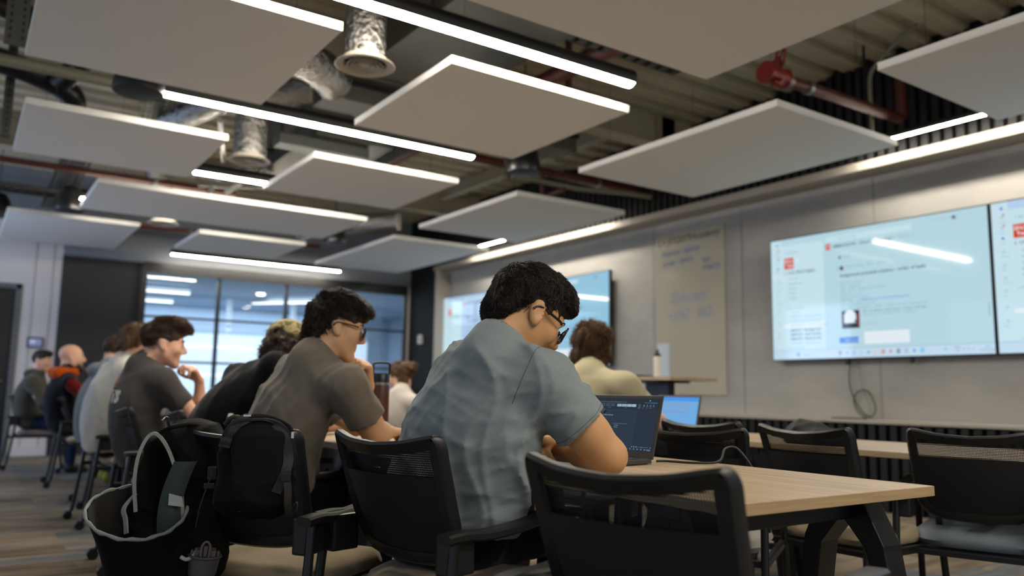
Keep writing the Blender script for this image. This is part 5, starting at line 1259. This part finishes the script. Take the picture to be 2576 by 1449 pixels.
mb = MB(); mb.grid(lambda u, v: tuple(H3.w(math.sin((u-.5)*2.2)*(.094+.03*v), .012+math.cos((u-.5)*2.2)*(.10+.075*v), .028-.012*v*abs(math.sin((u-.5)*2.2))-.01*v)), 16, 5); o_ = mb.build('brim', M_camo, p3, smooth=1., world=True)
mb = MB(); mb.tube([H3.w(math.sin(a)*.098, -.012-math.cos(a)*.121, .004) for a in [-.5+i*.1 for i in range(11)]], 1., prof=[(-.003, -.010), (.003, -.010), (.003, .010), (-.003, .010)], up=tuple(H3.R[:, 2])); mb.build('cap_strap', mat('strap_tan', '#8a7a50', .9), p3, smooth=1., world=True)

# ---- 4 grey T-shirt with print, hand at the mouth
H4 = Head((.985, 5.02, 1.222), 98, -7, 0, 1.10)
sk4 = skin('rosy', '#cf9f86', '#d8aa92')
p4 = person('person in charcoal T-shirt with white letters on the back, hand at the mouth', (.94, 5.02, .56), (.885, 5.04, 1.112), (.955, 4.86, 1.0), (.885, 5.24, 1.03),
    [(1.12, 4.84, .815), (1.27, 5.26, .80)], [(1.34, 4.98, .80), (1.235, 5.19, 1.01)], H4, sk4, cloth('charcoal', '#403d3c', '#4a4745'), .009, az=88, arm=1.05, fold=.006, seed=33, cuff=.72,
    hands=[((.8, .4, -.1), (0, 0, -1), (.4, .4, .5, .5), .4), ((-.55, -.28, .75), (-.8, -.3, -.5), (.7, .8, .9, 1.), .6)], slouch=.07, hem=.52, hs=1.1)
ops = hair_region(H4, [((0, -.014, .04), (.083, .104, .088)), ((0, .02, .10), (.072, .085, .042)), ((0, .085, .085), (.06, .04, .036))], nape=-.06, facec=(0, .108, -.052), face=(.083, .062, .10))
build_hair('hair', H4, ops, .007, hmat('brown', '#2e2017', '#4d3828'), p4, 4500, .042, 14, noise=(60, .005, (1, .6, 1)), rad=.0016, lift=(.001, .007), curl=.2, fwd=.07, tip=.4, wave=.7, wf=30, zf=.06, ze=.03)

# ---- 5 white jumper
H5 = Head((1.075, 6.40, 1.275), 70, -25, 0, 1.08)
p5 = person('person in white patterned jumper mostly hidden behind the charcoal T-shirt', (.93, 6.56, .56), (.985, 6.36, 1.165), (1.03, 6.16, 1.04), (.93, 6.55, 1.07), [(1.25, 6.15, .82), (1.2, 6.6, .82)], [(1.45, 6.3, .80), (1.42, 6.5, .80)], H5, sk4, cloth('white', '#c4c0b8', '#d0ccc4', 40), .012, 'long', az=85, seed=41, face=False, shirt_name='jumper', fold=.008, bulk=1.05)
ops = hair_region(H5, [((0, -.016, .04), (.10, .115, .10)), ((0, -.08, -.02), (.08, .05, .075))], nape=-.10, ear=0)
build_hair('hair', H5, ops, .009, hmat('light_brown', '#4e3a26', '#6b5136'), p5, 1200, .04, 15, noise=(60, .014, (1, 1, 1)), rad=.002, lift=(.002, .014), curl=.7)
# ---- 6 pale grey hoodie
H6 = Head((1.12, 7.64, 1.262), 66, -8, 0, 1.08)
m6 = cloth('pale_hoodie', '#6f7678', '#7d8486')
p6 = person('person in pale grey hoodie with short brown hair, seen from behind', (1.0, 7.62, .56), (1.05, 7.50, 1.145), (1.10, 7.30, 1.02), (1.02, 7.68, 1.045), [(1.3, 7.28, .83), (1.28, 7.72, .83)], [(1.5, 7.42, .80), (1.48, 7.62, .80)], H6, sk4, m6, .012, 'long', az=84, seed=51, face=False, shirt_name='hoodie')
ops = hair_region(H6, [((0, -.014, .038), (.083, .104, .088)), ((0, .05, .08), (.068, .06, .045))], nape=-.07)
build_hair('hair', H6, ops, .009, MATS['hair_brown'], p6, 900, .03, 16, noise=(60, .006, (1, 1, 1)), rad=.002)
sblob('hood', [('+', 0, ('c', (1.13, 7.42, 1.13), (1.0, 7.40, 1.10), .045, .055)), ('+', .04, ('c', (1.0, 7.40, 1.10), (.965, 7.53, 1.10), .055, .06)), ('+', .04, ('c', (.965, 7.53, 1.10), (1.06, 7.63, 1.13), .06, .045)), ('f', 0, fold_noise(2, 25, .008))], .011, m6, p6)
# ---- 7 bald man
H7 = Head((.965, 9.38, 1.262), 92, 0, 0, 1.10)
p7 = person('bald bearded person in a navy and dark red top with an orange hood', (.95, 9.30, .56), (.925, 9.35, 1.135), (.94, 9.14, 1.0), (.91, 9.54, 1.02), [(1.09, 9.02, .85), (1.2, 9.6, .83)], [(1.16, 9.2, 1.02), (1.4, 9.45, .80)], H7, sk4, cloth('navy_top', '#15171e'), .012, 'long', az=92, seed=61, shirt_name='hooded_top', slv=cloth('dark_red', '#5a1512'), knees=[(1.38, 9.16, .52), (1.38, 9.42, .52)], shoes=mat('shoe_yellow', '#8f8f1f', .7), trousers=cloth('grey_trousers', '#2a2c30'),
    hands=[((-.1, .2, 1), (-1, 0, 0), (.6, .7, .8, .9), .6), None])
sblob('beard', [('+', 0, H7.e((0, .045, -.085), (.062, .055, .055))), ('+', .02, H7.e((0, .085, -.115), (.035, .025, .035))), ('-', .006, H7.e((0, .12, -.045), (.06, .06, .04))), ('f', 0, fold_noise(6, 90, .004))], .009, hmat('beard', '#2c1c12', '#3d2919'), p7)
sblob('hood', [('+', 0, ('c', (.98, 9.24, 1.10), (.86, 9.26, 1.09), .05, .06)), ('+', .04, ('c', (.86, 9.26, 1.09), (.83, 9.40, 1.09), .06, .06)), ('+', .04, ('c', (.83, 9.40, 1.09), (.95, 9.50, 1.10), .06, .05)), ('f', 0, fold_noise(2, 25, .008))], .011, cloth('orange', '#b04a12'), p7)
# ---- 8 man at the far left
H8 = Head((.80, 10.56, 1.245), 128, -4, 0, 1.02)
m8 = cloth('olive_hoodie', '#45443d', '#4e4d46')
p8 = person('person in dark olive hoodie and blue jeans sitting by the door, facing us', (.74, 10.64, .56), (.745, 10.58, 1.115), (.70, 10.36, 1.0), (.79, 10.76, 1.01), [(.82, 10.25, .76), (.95, 10.78, .76)], [(1.02, 10.42, .72), (1.05, 10.6, .72)], H8, sk4, m8, .012, 'long', az=104, seed=71, shirt_name='hoodie', trousers=cloth('jeans', '#1e2b45'), knees=[(1.16, 10.38, .53), (1.18, 10.66, .53)])
ops = hair_region(H8, [((0, -.016, .032), (.083, .104, .09)), ((0, .05, .085), (.06, .05, .03))], nape=-.09, facec=(0, .105, -.06), face=(.08, .06, .09), ear=.022)
build_hair('hair', H8, ops, .009, MATS['hair_dark_brown'], p8, 500, .02, 17, noise=(60, .004, (1, 1, 1)), rad=.002, lift=(0, .002))
sblob('hood', [('+', 0, ('c', (.79, 10.50, 1.10), (.68, 10.52, 1.09), .04, .05)), ('+', .04, ('c', (.68, 10.52, 1.09), (.70, 10.68, 1.09), .05, .05)), ('+', .04, ('c', (.70, 10.68, 1.09), (.80, 10.70, 1.10), .05, .04))], .011, m8, p8)
# ---- 9 cream T-shirt
H9 = Head((2.935, 3.48, 1.225), 58, -6, 0, 1.06)
p9 = person('person in cream T-shirt with collar-length brown hair, seen from behind', (2.85, 3.52, .56), (2.83, 3.39, 1.10), (2.885, 3.165, 1.01), (2.79, 3.58, 1.045), [(3.06, 3.11, .83), (3.08, 3.66, .82)], [(3.28, 3.27, .795), (3.30, 3.52, .795)], H9, sk4, cloth('cream', '#aaa283', '#b4ac8e'), .009, az=74, seed=81, face=False, arm=1.05, ears=False, cuff=.7)
ops = hair_region(H9, [((0, -.018, .036), (.097, .114, .097)), ((0, -.075, -.05), (.085, .05, .085)), ((-.06, -.02, -.04), (.043, .06, .065)), ((.06, -.02, -.04), (.043, .06, .065))], nape=-.105, ear=0, facec=(0, .105, -.05))
build_hair('hair', H9, ops, .007, hmat('mid_brown', '#46301e', '#644628'), p9, 5000, .055, 18, noise=(50, .010, (1, 1, .45)), rad=.0018, lift=(.002, .014), curl=.4, fwd=0, droop=.5, tip=.4, wave=.9, wf=26)
# ---- 10 woman with a bun
H10 = Head((3.0, 5.99, 1.085), -28, -10, 0, 1.0)
p10 = person('person in white top with brown hair tied in a bun, far row by the flask', (3.0, 6.02, .54), (2.945, 5.87, .965), (3.0, 5.68, .87), (2.90, 6.04, .89), [(3.18, 5.69, .79), (3.18, 6.09, .79)], [(3.36, 5.82, .79), (3.36, 6.02, .79)], H10, sk4, cloth('offwhite', '#b3aba2', '#bdb6ae'), .011, 'long', az=80, seed=91, face=False, ears=False, bulk=.9, arm=.85, shirt_name='top')
ops = hair_region(H10, [((0, -.016, .036), (.088, .106, .09)), ((0, -.125, .055), (.05, .045, .05)), ((-.05, -.05, -.04), (.04, .05, .06))], nape=-.09, ear=0)
build_hair('hair', H10, ops, .008, MATS['hair_mid_brown'], p10, 900, .04, 19, noise=(60, .008, (1, 1, 1)), rad=.0016, curl=.3)

# ---- details sewn or printed on the clothes
from mathutils.bvhtree import BVHTree
def find(root, nm):
    for c in root.children:
        if c.name.split('.')[0] == nm: return c
def tree_of(o):
    return BVHTree.FromPolygons([v.co.copy() for v in o.data.vertices], [tuple(q.vertices) for q in o.data.polygons])
def seam(T, S_, ax, off, name, parent, m, r=.0012, n=60):
    a = V(tuple(unit(ax))); c = V(S_)+a*off; e1 = a.cross(V((.3, .2, 1))).normalized(); e2 = a.cross(e1); pts = []
    for i in range(n):
        q = 2*PI*i/n; d = e1*math.cos(q)+e2*math.sin(q)
        h = T.ray_cast(c+d*.13, -d, .13)
        if h[0] is not None: pts.append(h[0]+h[1]*.0003)
    if len(pts) > 10:
        mb = MB()
        run = [pts[0]]
        for p_ in pts[1:]+[pts[0]]:
            if (p_-run[-1]).length < .035: run.append(p_)
            else:
                if len(run) > 3: mb.tube(run, r, 5)
                run = [p_]
        if len(run) > 3: mb.tube(run, r, 5)
        mb.build(name, m, parent, smooth=1., world=True)
s1 = find(p1, 't_shirt'); T1 = tree_of(s1); M_seam = mat('seam_grey', '#565d61', .9)
SRv = N3((1.300, 1.755, 1.003)); EL = N3((1.465, 1.675, .805))
seam(T1, SRv, EL-SRv+N3((.0, -.10, .1)), -.035, 'armhole_seam', p1, M_seam)
seam(T1, SRv, EL-SRv, .150, 'hem_stitch', p1, M_seam, .0009)
def decal(T, s, o, right, up, size, name, parent, m, nrm=None, bold=.004):
    right = V(right).normalized(); up = V(up).normalized(); n_ = right.cross(up).normalized() if nrm is None else V(nrm)
    vs_, fs_ = text_geo(s, size, bold=bold); out = []
    for p_ in vs_:
        q = V(o)+right*p_[0]+up*p_[1]; h = T.ray_cast(q+n_*.25, -n_, .5); out.append((h[0]+n_*.0025) if h[0] is not None else q)
    MB().add(out, fs_).build(name, m, parent, world=True)
s4 = find(p4, 't_shirt'); T4 = tree_of(s4); W4 = mat('print_white', '#b9b5ac', .8)

decal(T4, 'TS', (.70, 5.03, .885), (.03, -1, 0), (0, 0, 1), .085, 'print', p4, W4, (-1, -.25, 0), .006)
decal(T4, 'o', (.70, 5.07, .965), (.03, -1, 0), (0, 0, 1), .10, 'print_emblem', p4, mat('print_orange', '#7a4a30', .8), (-1, -.25, 0), .012)
mb = MB(); mb.box((0, 0, 0), (.006, .026, .012)); o_ = mb.build('sleeve_tag', mat('tag_navy', '#1a2238', .8), p1); o_.matrix_parent_inverse = basis(p1).inverted(); o_.location = tuple(SRv+(EL-SRv)*.585+N3((.072, -.012, .038))); o_.rotation_euler = (.2, .6, -.4)
